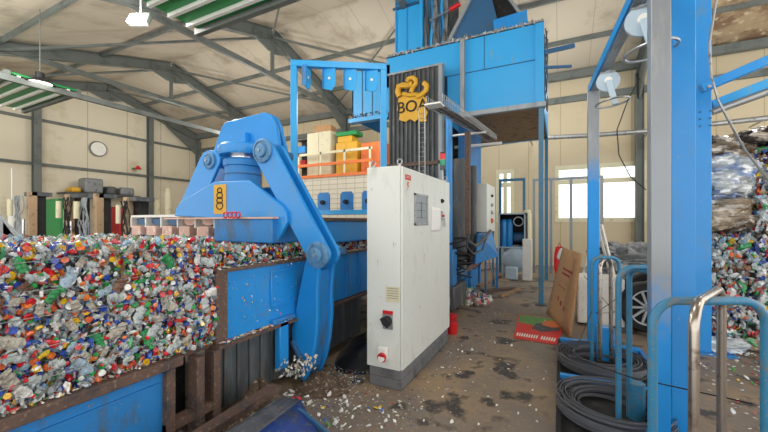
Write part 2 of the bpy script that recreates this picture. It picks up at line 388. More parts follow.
# lamps
def highbay(p, label, on, ytop):
    r = T('high_bay_lamp', label, 'lamp', p)
    MB().lathe([(.05, .3), (.09, .28), (.1, .14), (.3, .02), (.3, 0), (.27, 0), (.08, .1)][::-1], p, 28).build('lamp_shade', 'black', r)
    MB().lathe([(.0, .02), (.25, .02), (.25, .035), (0, .035)], p, 24).build('lens', emis('lamp_lens', (255, 252, 240), on), r)
    MB().cyl(Vector(p)+Vector((0, 0, .3)), Vector((p[0], p[1], ytop)), .012, n=6).build('hanger', 'frame', r)
p = P(40, 84, z=5.15); highbay(p, 'black high bay lamp hanging below the left green door', 6, zroof(p.y)-.05)
p = P(137, 17, z=5.9)
r = T('floodlight', 'glaring white floodlight under the roof', 'lamp', p)
MB().obox(p+Vector((-.05, .08, 0)), (.42, .12, .3), (math.radians(-25), 0, math.radians(25))).build('housing', 'frame', r, bevel=.02)
fl = MB().obox(p+Vector((0, 0, -.03)), (.34, .05, .22), (math.radians(-25), 0, math.radians(25))).build('lens', emis('flood_lens', (255, 252, 235), 60), r)
MB().cyl(p+Vector((-.05, .1, .1)), (p.x-.05, p.y+.1, zroof(p.y)-.02), .02, n=6).build('bracket', 'frame', r)

# clock
p = P(98, 149, x=XL+.06)
r = T('wall_clock', 'round white clock face on the left wall', 'clock', p)
MB().lathe([(0, 0), (.36, 0), (.38, .04), (.34, .06), (0, .06)], p, 32, 'x').build('case', 'frame', r)
MB().lathe([(0, .061), (.33, .061), (.33, .066), (0, .066)], p, 32, 'x').build('dial', 'plainwhite', r)

# pipe across the back wall
MBp = MB(); pts = [P(478, 146, y=12.2), P(500, 143, y=12.6), P(530, 138.5, y=13.2), P(590, 135.5, y=13.4), P(650, 131, y=13.4), P(768, 118, y=13.4)]
for q_ in pts[2:]: MBp.bar(q_, (q_.x, YB-.14, q_.z), .04, .04)
tag(MBp.tube(pts, .075, 12).build('overhead_pipe', 'steel'), 'long pale horizontal pipe above the windows', 'pipe')
# ------------------------------------------------------------------ pressed plastic
PAL = [((205, 212, 214), 26), ((176, 188, 190), 18), ((150, 160, 160), 9), ((228, 230, 228), 12), ((150, 186, 208), 8), ((42, 84, 168), 7), ((28, 50, 120), 3), ((34, 150, 74), 6), ((70, 170, 110), 3),
       ((206, 38, 44), 6), ((226, 96, 110), 2), ((232, 190, 34), 4), ((222, 110, 50), 3), ((120, 84, 60), 4), ((44, 40, 40), 3), ((168, 120, 84), 3), ((190, 160, 200), 1)]
PC = [lin(c) for c, w in PAL]; PW = [w for c, w in PAL]
ico = bmesh.new(); bmesh.ops.create_icosphere(ico, subdivisions=1, radius=1); IV = [v.co.copy() for v in ico.verts]; ico.verts.index_update(); IF = [tuple(v.index for v in f.verts) for f in ico.faces]; ico.free()
ico = bmesh.new(); bmesh.ops.create_icosphere(ico, subdivisions=2, radius=1); IV2 = [v.co.copy() for v in ico.verts]; ico.verts.index_update(); IF2 = [tuple(v.index for v in f.verts) for f in ico.faces]; ico.free()
def lump(mb, c, size, rnd, col, hi=False, rough=.45):
    V, Fs = (IV2, IF2) if hi else (IV, IF)
    m = Euler((rnd.uniform(0, 6.3), rnd.uniform(0, 6.3), rnd.uniform(0, 6.3))).to_matrix()
    vs = []
    for v in V:
        k = 1+rnd.uniform(-rough, rough)
        vs.append(Vector(c)+m@Vector((v.x*size[0]*k, v.y*size[1]*k, v.z*size[2]*k)))
    mb.add(vs, Fs, col)
def flake(mb, c, size, rnd, col, flat=False):
    if flat: m = Euler((rnd.uniform(-.25, .25), rnd.uniform(-.25, .25), rnd.uniform(0, 6.3))).to_matrix()
    else: m = Euler((rnd.uniform(0, 6.3), rnd.uniform(0, 6.3), rnd.uniform(0, 6.3))).to_matrix()
    n = 5; vs = []
    for i in range(n):
        a = 2*PI*i/n+rnd.uniform(-.4, .4); k = rnd.uniform(.5, 1)
        vs.append(Vector(c)+m@Vector((math.cos(a)*size[0]*k, math.sin(a)*size[1]*k, rnd.uniform(-.15, .15)*size[0]))) 
    top = Vector(c)+m@Vector((0, 0, .25*size[0])); vs.append(top)
    mb.add(vs, [(i, (i+1) % n, n) for i in range(n)]+[tuple(reversed(range(n)))], col)
def capdisc(mb, c, r, nrm, col, n=9):
    nrm = Vector(nrm).normalized(); a = nrm.orthogonal().normalized(); b = nrm.cross(a); c = Vector(c)
    vs = [c+a*r*math.cos(2*PI*i/n)+b*r*math.sin(2*PI*i/n)-nrm*r*.5 for i in range(n)]+[c+a*r*math.cos(2*PI*i/n)+b*r*math.sin(2*PI*i/n)+nrm*r*.25 for i in range(n)]
    mb.add(vs, [tuple(range(n, 2*n))]+[(i, (i+1) % n, n+(i+1) % n, n+i) for i in range(n)], col)
CAPS = [lin(c) for c in ((206, 34, 42), (40, 76, 176), (236, 236, 232), (34, 150, 70), (234, 184, 30), (226, 104, 50), (236, 236, 232), (40, 76, 176), (240, 130, 60), (206, 34, 42))]
def face_fill(mb, origin, U, V, Nn, lu, lv, n, s0, s1, rnd, pal=PC, pw=PW, caps=.2, depth=.05, droop=None):
    """scatter crushed pieces over a rectangle"""
    origin = Vector(origin); U = Vector(U); V = Vector(V); Nn = Vector(Nn)
    for i in range(n):
        u, v = rnd.uniform(0, lu), rnd.uniform(0, lv)
        if droop and not droop(u, v, rnd): continue
        c = origin+U*u+V*v+Nn*rnd.uniform(-depth, depth*.6)
        col = rnd.choices(pal, pw)[0]; k = rnd.choice((.6, .85, 1., 1.1, 1.2)); col = tuple(min(1, x*k) for x in col)
        q = rnd.random(); s = rnd.uniform(s0, s1)
        if q < caps:
            cc = rnd.choice(CAPS); nn = Nn+Vector((rnd.uniform(-.9, .9), rnd.uniform(-.9, .9), rnd.uniform(-.9, .9)))
            capdisc(mb, c+Nn*depth*.5, rnd.uniform(.013, .02), nn, cc)
        elif q < caps+.3: flake(mb, c+Nn*depth*.3, (s*1.1, s*.6), rnd, col)
        else: lump(mb, c, (s, s*rnd.uniform(.35, .6), s*rnd.uniform(.3, .5)), rnd, col)

# bottle prototypes (crushed), one mesh per colour
def bottle_mesh(name, seed, hi=True):
    rnd = random.Random(seed); prof = [(.001, -.09), (.026, -.09), (.03, -.08), (.026, -.05), (.031, -.03), (.025, 0), (.03, .02), (.03, .04), (.02, .065), (.011, .08), (.011, .09), (.001, .09)]
    mb = MB(); n = 12; vs = []
    for i, (r_, z) in enumerate(prof):
        sq = rnd.uniform(.35, .6); off = rnd.uniform(-.006, .006)
        if i > 8: sq = .9
        for j in range(n):
            a = 2*PI*j/n; k = 1+(rnd.uniform(-.25, .25) if i < 9 else 0)
            vs.append((r_*k*math.cos(a)*1.15+off, r_*k*math.sin(a)*sq, z*.8))
    fs = []
    for i in range(len(prof)-1): fs += [(i*n+j, i*n+(j+1) % n, (i+1)*n+(j+1) % n, (i+1)*n+j) for j in range(n)]
    mb.add(vs, fs); return mb
BOTM = []
for nm, col in (('clear_pet', (188, 198, 198)), ('clear_pet_warm', (186, 180, 166)), ('blue_pet', (162, 186, 204)), ('green_pet', (40, 150, 84)), ('brown_pet', (120, 80, 52)), ('white_pet', (232, 232, 228)), ('yellow_pet', (232, 196, 40)), ('red_pet', (206, 50, 56)), ('deep_blue_pet', (38, 84, 178))):
    M[nm] = mat(nm, col, .22, dirt=tuple(int(c*.7) for c in col), amt=.5, scale=30, var=.2, coat=.5, bump=.9)
    BOTM.append(nm)
for nm, col in (('cap_red', (204, 34, 42)), ('cap_blue', (40, 76, 176)), ('cap_white', (236, 236, 232)), ('cap_green', (34, 150, 70)), ('cap_yellow', (234, 184, 30))): M[nm] = mat(nm, col, .35)
bw = [14, 9, 6, 3, 2, 3, 1, 1, 1]
def crushed_bottles(root, spots, rnd, protos=[]):
    """up to 100 individually crushed bottles showing in a bale face"""
    if not protos:
        for i, nm in enumerate(BOTM):
            m1 = bottle_mesh('b', 100+i); cap = MB().lathe([(.0, .066), (.0155, .066), (.0165, .07), (.0165, .083), (.013, .086), (0, .086)], (0, 0, 0), 12)
            protos.append((m1, cap, nm, rnd.choice(['cap_red', 'cap_blue', 'cap_white', 'cap_green', 'cap_yellow'])))
        for k_, (m1, cap, nm, cn) in enumerate(list(protos)):
            def me_of(mb, m, n_):
                me = bpy.data.meshes.new(n_); me.from_pydata(mb.v, [], mb.f); me.materials.append(M[m]); return me
            protos[k_] = (me_of(m1, nm, 'crushed_bottle'), me_of(cap, cn, 'bottle_cap'), nm)
    for loc, nrm, sc in spots:
        me1, me2, nm = rnd.choices(protos, bw)[0]
        o = bpy.data.objects.new('crushed_bottle', me1); C.objects.link(o); o.parent = root
        o.location = Vector(loc)-root.location
        # lie flat against the face with a random in-plane turn
        q = Vector(nrm).to_track_quat('Y', 'Z'); o.rotation_mode = 'QUATERNION'
        from mathutils import Quaternion
        o.rotation_quaternion = q @ Quaternion((0, 1, 0), rnd.uniform(0, 6.28)) @ Quaternion((1, 0, 0), rnd.uniform(-.3, .3))
        o.scale = (sc, sc, sc)
        o['label'] = {'clear_pet': 'clear crushed bottle', 'clear_pet_warm': 'cloudy clear crushed bottle', 'blue_pet': 'light blue crushed bottle', 'green_pet': 'green crushed bottle', 'brown_pet': 'brown crushed bottle', 'white_pet': 'white crushed bottle', 'yellow_pet': 'yellow crushed bottle', 'red_pet': 'red crushed bottle', 'deep_blue_pet': 'deep blue crushed bottle'}[nm]
        c = bpy.data.objects.new('bottle_cap', me2); C.objects.link(c); c.parent = o

XF = -2.4
# main bale in front of the press
rnd = random.Random(3)
y0, y1, z0, z1 = -.2, 1.84, .72, 1.53
root = T('plastic_bale', 'long bale of pressed colourful plastic bottles in the foreground', 'bale', (-3.25, .8, z0))
MB().box(-4.05, y0, z0, XF-.05, y1, z1-.05).build('bale_core', mat('bale_core', (110, 108, 104), .7, dirt=(60, 56, 52), amt=.5, scale=20), root)
mb = MB()
face_fill(mb, (XF-.02, y0, z0), (0, 1, 0), (0, 0, 1), (1, 0, 0), y1-y0, z1-z0, 7600, .014, .042, rnd, caps=.13, depth=.045)
face_fill(mb, (-4.05, y0, z1-.04), (0, 1, 0), (1, 0, 0), (0, 0, 1), y1-y0, 1.66, 4200, .02, .05, rnd, caps=.05, depth=.035)
o = mb.build('pressed_bottles', 'bits', root, smooth=False, recalc=False); o['kind'] = 'stuff'
spots = []
for i in range(92):
    y = .45+1.35*(i % 12+rnd.uniform(0, .9))/12; z = z0+.06+(z1-z0-.1)*((i//12)+rnd.uniform(.1, .9))/8
    spots.append(((XF+.025, y, z), (1, 0, 0), rnd.choice((.38, .45, .52, .6, .85))))
crushed_bottles(root, spots, rnd)
b = MB()
for i in range(5):
    z = .86+i*.15; pts = [(XF+.05+.012*math.sin(y*13+i), y, z+.012*math.sin(y*5+i*2)) for y in [y0+.15*j for j in range(14)] if y < y1]
    b.tube(pts, .0022, 5)
b.build('baling_wire', 'steel', root)
# heap of loose stuff dragging over the top edge, part of the bale: film
# second bale, in the chamber
rnd = random.Random(4)
root = T('plastic_bale', 'pressed plastic bottles showing above the blue chamber wall', 'bale', (-3.2, 3.4, .75))
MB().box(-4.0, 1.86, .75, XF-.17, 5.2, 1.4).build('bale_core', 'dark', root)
mb = MB()
face_fill(mb, (XF-.16, 1.86, 1.22), (0, 1, 0), (0, 0, 1), (1, 0, 0), 3.4, .2, 1300, .022, .045, rnd, caps=.15, depth=.04)
face_fill(mb, (-4.0, 1.86, 1.40), (0, 1, 0), (1, 0, 0), (0, 0, 1), .75, 1.4, 900, .025, .05, rnd, caps=.12, depth=.03)
face_fill(mb, (XF-.7, 2.6, 1.40), (0, 1, 0), (1, 0, 0), (0, 0, 1), 2.4, .55, 900, .025, .05, rnd, caps=.12, depth=.03)
o = mb.build('pressed_bottles', 'bits', root, smooth=False, recalc=False); o['kind'] = 'stuff'

# stack at the right
def bale(x0, x1, y0, y1, z0, z1, label, n, seed, spots_n=0, pal=PC, pw=PW, group=None, caps=.15):
    rnd = random.Random(seed)
    root = T('plastic_bale', label, 'bale', ((x0+x1)/2, (y0+y1)/2, z0), group)
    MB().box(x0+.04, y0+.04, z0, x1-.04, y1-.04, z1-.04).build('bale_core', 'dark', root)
    mb = MB()
    face_fill(mb, (x0, y0, z0+.02), (1, 0, 0), (0, 0, 1), (0, -1, 0), x1-x0, z1-z0-.03, n, .035, .08, rnd, pal, pw, caps=.07, depth=.06)
    face_fill(mb, (x0, y0, z0+.02), (0, 1, 0), (0, 0, 1), (-1, 0, 0), y1-y0, z1-z0-.03, n//2, .03, .07, rnd, pal, pw, caps=caps, depth=.05)
    face_fill(mb, (x0, y0, z1-.02), (1, 0, 0), (0, 1, 0), (0, 0, 1), x1-x0, y1-y0, n//3, .04, .09, rnd, pal, pw, caps=.05, depth=.04)
    o = mb.build('pressed_bottles', 'bits', root, smooth=False, recalc=False); o['kind'] = 'stuff'
    if spots_n: crushed_bottles(root, [((rnd.uniform(x0+.1, x1-.1), y0-.02, rnd.uniform(z0+.1, z1-.1)), (0, -1, 0), rnd.uniform(.8, 1.4)) for _ in range(spots_n)], rnd)
    return root
bale(1.72, 3.3, 6.1, 7.2, 0, 1.45, 'lower bale of mixed colourful bottles behind the wide blue post', 2000, 21, 40)
bale(2.28, 3.6, 6.15, 7.2, 1.5, 2.6, 'upper bale of mixed bottles at the right edge', 1500, 22, 20)
fp = [lin(c) for c in ((206, 206, 200), (150, 132, 112), (92, 76, 64), (64, 124, 200), (228, 230, 232), (168, 160, 150))]
# film bale: crumpled wrapped bundle
rnd = random.Random(5)
root = T('film_bale', 'bundle of clear, blue and brown plastic film on top of the lower bale', 'bale', (2.05, 6.5, 1.5))
def blob(c, size, seed, nu=90, nv=60, fr=.08):
    from mathutils import noise
    r_ = random.Random(seed); c = Vector(c); ph = [r_.uniform(0, 6.3) for _ in range(10)]
    def fn(u, v):
        a = 2*PI*u; t_ = PI*v
        ce = lambda w_, e: math.copysign(abs(w_)**e, w_)
        d = Vector((ce(math.cos(a), .6)*ce(math.sin(t_), .6)*size[0], ce(math.sin(a), .6)*ce(math.sin(t_), .6)*size[1], ce(math.cos(t_), .7)*size[2]))
        q_ = Vector((d.x*4+seed*3, d.y*4, d.z*6)); k_ = 1+fr*2.6*(noise.noise(q_)+.6*abs(noise.noise(q_*2.3))+.4*noise.noise(q_*5)+.25*noise.noise(q_*11))
        return c+d*k_*.92
    return MB().grid(fn, nu, nv)
def film_mat(name, c1, c2, c3, stretch=(1, 1, 5)):
    m = mat(name, c1, .18, dirt=c2, amt=.6, scale=2.2, streak=.5, fine=c3, famt=.55, fscale=6, bump=.8, coat=.5)
    return m
M['film_a'] = film_mat('blue_clear_film', (170, 178, 180), (44, 108, 190), (226, 232, 234))
M['film_b'] = film_mat('brown_clear_film', (150, 134, 112), (92, 76, 60), (206, 200, 190))
M['film_c'] = film_mat('dark_film', (64, 54, 52), (120, 104, 92), (186, 176, 164))
blob((1.9, 6.42, 2.22), (.42, .45, .34), 1).build('wrapped_film', 'film_a', root, recalc=True)
o = blob((1.92, 6.5, 1.76), (.4, .45, .27), 2).build('wrapped_film', 'film_b', root); o['label'] = 'brown and clear film'
o = blob((2.0, 6.6, 2.62), (.38, .42, .24), 3, fr=.12).build('wrapped_film', 'film_b', root); o['label'] = 'pale brown film at the top'
b = MB()
for z in (1.75, 1.95, 2.15): b.tube([(1.57, 6.5, z), (1.6, 6.1, z), (1.7, 6.0, z), (2.2, 6.0, z-.02), (2.3, 6.1, z)], .004, 5)
b.build('baling_wire', 'steel', root)
tag(blob((2.55, 6.4, 2.78), (.4, .3, .12), 8, fr=.15).build('dark_film_sheet', 'film_c'), 'dark brown film lying on the top of the right bale stack', 'film')
# ------------------------------------------------------------------ baler
def poly(pts, **k):
    """pixel outline on a plane -> 2D polygon (x,z) for y=const, (y,z) for x=const"""
    out = []
    for a in pts:
        p = P(*a, **k); out.append((p.x, p.z) if 'y' in k else (p.y, p.z))
    return out
# bale table in front
root = T('bale_table', 'blue and rusty brown steel channel table carrying the foreground bale', 'baler table', (-3.2, .6, 0))
b = MB().box(XF-.05, -.4, .655, XF+.06, 1.55, .72).box(-4.1, -.4, .66, XF-.05, 1.86, .715)
b.build('top_flange', 'rust', root, bevel=.006)
MB().box(XF-.02, -.4, .2, XF, 1.44, .655).build('side_web', 'blue2', root)
MB().box(XF, -.4, .56, XF+.012, 1.42, .575).build('weld_rib', 'blue2', root)
MB().box(XF-.05, -.4, .14, XF+.06, 1.55, .2).build('bottom_flange', 'rust', root, bevel=.005)
for y in (1.44, 1.66, 1.8): MB().box(XF-.06, y, 0, XF+.05, y+.06, .66).build('end_post', 'rust', root, bevel=.004)
for y in (0., .7): MB().box(XF-.06, y, 0, XF+.03, y+.06, .16).build('end_post', 'rust', root)
MB().box(XF-.05, 1.44, .22, XF+.04, 1.86, .28).box(XF-.05, 1.44, .0, XF+.04, 1.86, .05).build('cross_rail', 'rust', root)
MB().box(XF-.5, 1.3, .0, XF-.45, 1.9, .66).build('inner_sheet', 'dark', root)

# chamber
root = T('press_chamber', 'blue steel press chamber beside the tall hinged hook arm', 'baler chamber', (-3.2, 3.5, 0))
MB().box(XF-.07, 1.93, .70, XF, 7.0, 1.25).build('side_wall', 'blue', root, bevel=.006)
MB().box(XF-.12, 1.84, .69, XF+.015, 1.95, 1.27).build('end_flange', 'rust', root, bevel=.008)
MB().box(XF-.1, 1.84, 1.25, XF+.03, 7.0, 1.272).build('top_flange', 'rust', root)
MB().box(XF-.1, 1.84, .66, XF+.05, 7.0, .69).build('bottom_flange', 'rust', root)
b = MB().box(XF-.16, 1.88, .12, XF-.08, 4.2, .66)
b.build('lower_skirt', 'grime', root)
for i in range(9):
    y = 1.98+i*.13
    if y < 3: MB().box(XF-.08, y, .14, XF-.062, y+.03, .66).build('skirt_rib', 'grime', root)
b = MB().box(XF-.005, 2.42, .86, XF+.02, 2.66, .88).box(XF-.005, 2.42, .88, XF+.02, 2.44, 1.2).box(XF-.005, 2.44, 1.18, XF+.02, 2.66, 1.2)
b.build('door_frame', 'blue', root, bevel=.004)
MB().box(XF-.01, 2.42, .69, XF+.05, 2.72, .74).build('bracket', 'blue2', root, bevel=.01)
MB().box(-4.15, 1.86, .1, -4.05, 7.0, 1.3).build('rear_wall', 'blue', root)
MB().box(-4.05, 1.9, .7, XF-.07, 7.0, .75).build('chamber_floor', 'grime', root)
# upper box beam behind the hook
MB().box(-3.1, 3.25, 1.40, XF-.02, 7.0, 1.66).build('upper_beam', 'blue', root, bevel=.012)
MB().box(-3.1, 3.25, 1.66, XF+.0, 7.0, 1.70).build('upper_flange', 'rust', root)
for i in range(9):
    y = 3.4+i*.3; MB().box(XF-.001, y, .72, XF+.03, y+.03, 1.25).build('wall_stiffener', 'blue2', root)
# hook bracket under chamber
for z0 in (.14,):
    MB().box(XF-.02, 2.5, .25, XF+.05, 2.62, .72).build('bracket', 'blue', root, bevel=.01)

M['pinblue'] = mat('worn_pin_blue', (84, 136, 178), .45, dirt=(60, 84, 106), amt=.5, scale=14)
# clamp
Y0 = 2.75; TH = .05
root = T('press_clamp', 'big blue hinged clamp with a round cylinder straddling the bale', 'baler clamp', (-3.35, Y0, 1.45))
YH = Y0+.22
MB().prism(poly([(213, 152), (221, 128), (225, 122), (264, 112), (270, 114), (275, 124), (280, 152), (274, 168), (214, 168)], y=YH), 'y', YH, YH+TH).build('head_plate', 'blue', root, bevel=.01)
YH2 = YH+.17
MB().prism(poly([(217, 152), (226, 126), (230, 122), (270, 114), (276, 117), (280, 126), (286, 152), (280, 166), (218, 166)], y=YH2), 'y', YH2, YH2+TH).build('head_plate', 'blue', root, bevel=.01)
YC = Y0+.12
cx = P(243, 160, y=YC)
gz = P(243, 146, y=YC).z; gz2 = P(243, 131, y=YC).z
MB().prism([(cx.x-.13, gz), (cx.x-.02, gz2), (cx.x+.0, gz2), (cx.x+.0, gz)], 'y', YH-.07, YH).build('gusset', 'blue', root, bevel=.006)
cc = (cx.x, YC, 0)
zt = P(243, 153, y=YC).z; zb = P(243, 182, y=YC).z
MB().lathe([(0, zt-.04), (.25, zt-.04), (.26, zt-.02), (.26, zt+.06), (.24, zt+.08), (0, zt+.08)], cc, 40).build('top_collar', 'blue', root)
MB().lathe([(0, zt-.1), (.14, zt-.1), (.14, zt-.02), (0, zt-.02)], cc, 32).build('piston_rod', 'chrome', root)
MB().lathe([(0, zb-.25), (.195, zb-.25), (.195, zt-.17), (.21, zt-.16), (.21, zt-.1), (.195, zt-.08), (0, zt-.08)], cc, 40).build('cylinder', 'blue2', root)
MB().lathe([(.195, zt-.26), (.203, zt-.26), (.203, zt-.25), (.195, zt-.25)], cc, 40).build('cylinder_band', 'navy', root)
YB2 = Y0-.13
def c2(pts): return poly(pts, y=YB2)
tp = [(174, 216), (176, 208), (180, 202), (213, 182), (249, 180), (281, 205), (286, 212), (287, 222), (282, 233), (277, 241), (214, 241), (214, 218)]
MB().prism(c2(tp), 'y', YB2, YB2+TH).build('bridge_plate', 'blue', root, bevel=.01)
MB().prism(c2([(176, 215), (180, 203), (213, 184), (249, 182), (280, 206), (284, 214)]), 'y', Y0+.38, Y0+.38+TH).build('bridge_plate', 'blue', root, bevel=.01)
a = P(215, 219, y=Y0-.2); c_ = P(272, 241, y=Y0-.2)
MB().box(a.x, Y0-.2, 1.44, c_.x, Y0+.5, a.z).build('press_beam', 'blue2', root, bevel=.012)
MB().box(-4.2, Y0-.21, a.z, c_.x+.02, Y0-.12, a.z+.018).build('beam_ledge', 'pink', root)
Y0 -= .13
# yellow data plate
q = [P(*p_, y=Y0-.006) for p_ in ((214, 185), (226, 184), (226, 214), (214, 214))]
pl = MB().box(q[0].x, Y0-.008, q[3].z, q[1].x, Y0, q[0].z).build('warning_plate', 'yellow', root); pl['label'] = 'yellow plate with a printed chain figure'
mx_, mz = (q[0].x+q[1].x)/2, (q[0].z+q[3].z)/2; hh = (q[0].z-q[3].z)
b = MB()
for dz, r_ in ((.3, .035), (.13, .045), (-.04, .045), (-.22, .05)):
    pts = [(mx_+math.cos(t_*PI/8)*r_, Y0-.01, mz+dz*hh+math.sin(t_*PI/8)*r_*.8) for t_ in range(16)]
    b.tube(pts, .006, 5, closed=True)
b.build('printed_figure', 'dark', pl)
q = P(229, 216, y=Y0-.17)
b = MB()
for i in range(4): b.tube([(q.x-.05+.06*i+math.cos(t_*PI/5)*.03, Y0-.17, q.z+.01+math.sin(t_*PI/5)*.03) for t_ in range(10)], .008, 5, closed=True)
b.build('red_clip', 'red', root)

Y0 += .13
def pin(parent, px, py, r_, yf, name='pivot_pin'):
    p = P(px, py, y=yf); g = MB()
    g.lathe([(0, -.0), (r_, -.0), (r_, -.02), (r_*.84, -.03), (r_*.8, -.03), (r_*.78, -.02), (r_*.55, -.02), (r_*.53, -.045), (r_*.45, -.05), (0, -.05)], (p.x, yf, p.z), 32, 'y')
    g.build(name, 'pinblue', parent)
    MB().lathe([(0, -.05), (.014, -.05), (.014, -.065), (0, -.065)], (p.x, yf, p.z), 6, 'y').build('bolt', 'steel', parent)
# front link: two parallel plates
def link_pts(x0, yy0, x1, yy1, w0, w1):
    d = Vector((x1-x0, yy1-yy0)).normalized(); n = Vector((-d.y, d.x)); out = []
    for i in range(9):
        t_ = PI*i/8; out.append((x0+(-d.x*math.sin(t_)+n.x*math.cos(t_))*w0, yy0+(-d.y*math.sin(t_)+n.y*math.cos(t_))*w0))
    for i in range(9):
        t_ = PI*i/8; out.append((x1+(d.x*math.sin(t_)-n.x*math.cos(t_))*w1, yy1+(d.y*math.sin(t_)-n.y*math.cos(t_))*w1))
    return out
lk = T('link_arm', 'long slanting blue link arm from the clamp head down to the hook', 'link arm', P(318, 255, y=Y0))
YL = Y0-.09
pts = link_pts(263, 151, 318, 255, 11, 11)
MB().prism(poly(pts, y=YL), 'y', YL, YL+.045).build('link_plate', 'blue', lk, bevel=.008)
MB().prism(poly(pts, y=YL), 'y', YL+.15, YL+.195).build('link_plate', 'blue', lk, bevel=.008)
p0, p1 = P(272, 168, y=YL), P(310, 240, y=YL)
MB().bar((p0.x, YL+.09, p0.z), (p1.x, YL+.09, p1.z), .11, .03, (1, 0, .5)).build('link_web', 'blue', lk)
pin(lk, 263, 151, .125, YL); pin(lk, 318, 255, .125, YL)
pA, pB = P(263, 151, y=YL), P(318, 255, y=YL)
for q_ in (pA, pB): MB().cyl((q_.x, YL, q_.z), (q_.x, YL+.4, q_.z), .055).build('pin_shaft', 'navy', lk)
# rear link
lk = T('link_arm', 'short blue link arm on the far side of the clamp', 'link arm', P(190, 200, y=Y0))
pts = link_pts(210, 160, 186, 214, 10, 10)
MB().prism(poly(pts, y=Y0+.08), 'y', Y0+.08, Y0+.12).build('link_plate', 'blue', lk, bevel=.008)
MB().prism(poly(pts, y=Y0+.08), 'y', Y0+.34, Y0+.38).build('link_plate', 'blue', lk, bevel=.008)
pin(lk, 210, 161, .1, Y0+.08)
pA = P(210, 161, y=Y0+.1); MB().cyl((pA.x, Y0+.1, pA.z), (pA.x, Y0+.42, pA.z), .07).build('pin_shaft', 'steel', lk)
# hook arm: two shaped plates, web between
hk = T('hook_arm', 'tall curved blue hook arm hanging from the link beside the chamber', 'hook arm', P(315, 372, y=Y0))
out = [(305, 262), (309, 250), (318, 244), (326, 250), (327, 258), (319, 268), (317, 290), (317, 320), (315, 345), (311, 365), (306, 378), (303, 384), (301, 374), (302, 362), (298, 352), (292, 346), (291, 330), (295, 312), (299, 290)]
hp = poly(out, y=Y0)
MB().prism(hp, 'y', Y0+.0, Y0+.05).build('hook_plate', 'blue', hk, bevel=.012)
MB().prism(hp, 'y', Y0+.24, Y0+.29).build('hook_plate', 'blue', hk, bevel=.012)
e = [P(*q_, y=Y0) for q_ in ((318, 272), (316, 322), (314, 346), (308, 372))]
for i in range(3):
    MB().bar((e[i].x-.05, Y0+.15, e[i].z), (e[i+1].x-.05, Y0+.15, e[i+1].z), .2, .03, (1, 0, 0)).build('hook_web', 'blue2', hk)
e = [P(*q_, y=Y0) for q_ in ((293, 340), (298, 350), (302, 358), (303, 378))]
for i in range(3):
    MB().bar((e[i].x, Y0+.13, e[i].z), (e[i+1].x, Y0+.13, e[i+1].z), .34, .035, (1, 0, 0)).build('hook_lip', 'navy', hk, bevel=.005)

# slotted crossbeam at left of the clamp
root = T('slotted_crossbeam', 'faded pink slotted steel frame left of the blue clamp', 'needle frame', (-4.5, 2.7, 1.5))
ys = 2.66
xa, xb = P(131, 230, y=ys).x, P(214, 230, y=ys).x; zA, zB = 1.50, 1.74
MB().box(xa, ys, zB-.03, xb, ys+.25, zB).build('top_rail', 'plainwhite', root)
MB().box(xa, ys+.2, zA, xb, ys+.22, zB).build('back_sheet', 'dark', root)
n = 5; wd = (xb-xa)/n
for i in range(n+1): MB().box(xa+wd*i-.012, ys, zA+.08, xa+wd*i+.012, ys+.2, zB-.03).build('divider', 'plainwhite', root)
for i in range(n):
    x = xa+wd*i
    MB().box(x+.07, ys-.03, zA-.02, x+wd-.06, ys+.15, zA+.1).build('pink_block', 'pink', root, bevel=.008)
    MB().prism([(x+.05, zA+.14), (x+.12, zA+.11), (x+wd-.12, zA+.11), (x+wd-.05, zA+.14), (x+wd-.05, zA+.19), (x+.05, zA+.19)], 'y', ys+.05, ys+.19).build('slot_jaw', 'navy' if i < 3 else 'pink', root)

# gantry with hanging plates
gA, gB = Vector((-3.86, 4.35, 0)), Vector((-2.56, 5.16, 0)); zl = 4.14
gd = (gB-gA).normalized()
root = T('gantry_frame', 'tall light blue gantry frame standing over the channel', 'gantry', (gA+gB)/2)
for g_ in (gA+gd*.05, gB-gd*.04): MB().bar(g_, g_+Vector((0, 0, zl)), .1, .1, gd).build('post', 'sky', root, bevel=.005)
MB().bar(gA+Vector((0, 0, zl+.05)), gB+Vector((0, 0, zl+.05)), .1, .1).build('top_beam', 'sky', root, bevel=.005)
def hang(x, y, z, w_, h_, rz, label, grp):
    r = T('guide_plate', label, 'guide plate', (x, y, z), grp)
    pl_ = [(-w_/2, 0), (w_/2, 0), (w_/2, -h_*.75), (w_/2-.06, -h_), (-w_/2, -h_*.9)]
    MB().prism([(x+a_, z+b_) for a_, b_ in pl_], 'y', y-.008, y+.008).build('plate', 'sky', r, bevel=.003)
    MB().prism([(x-w_/2-.012, z-.0), (x-w_/2, z), (x-w_/2, z-h_*.9), (x-w_/2-.012, z-h_*.9)], 'y', y-.04, y+.04).build('flange', 'blue2', r)
    MB().cyl((x, y-.012, z-h_*.45), (x, y-.02, z-h_*.45), .022, n=12).build('bolt', 'plainwhite', r)
    r.rotation_euler = (0, 0, rz)
for i, t_ in enumerate((.17, .40, .62, .85)):
    g_ = gA.lerp(gB, t_)
    hang(g_.x, g_.y, zl, .2, .36, [1.75, .3, .38, .3][i], ['blue plate seen edge on, first from the left under the gantry beam', 'second blue plate from the left hanging under the gantry beam', 'third blue plate from the left hanging under the gantry beam', 'blue plate hanging nearest the right post of the gantry'][i], 'plates hanging under the gantry beam')
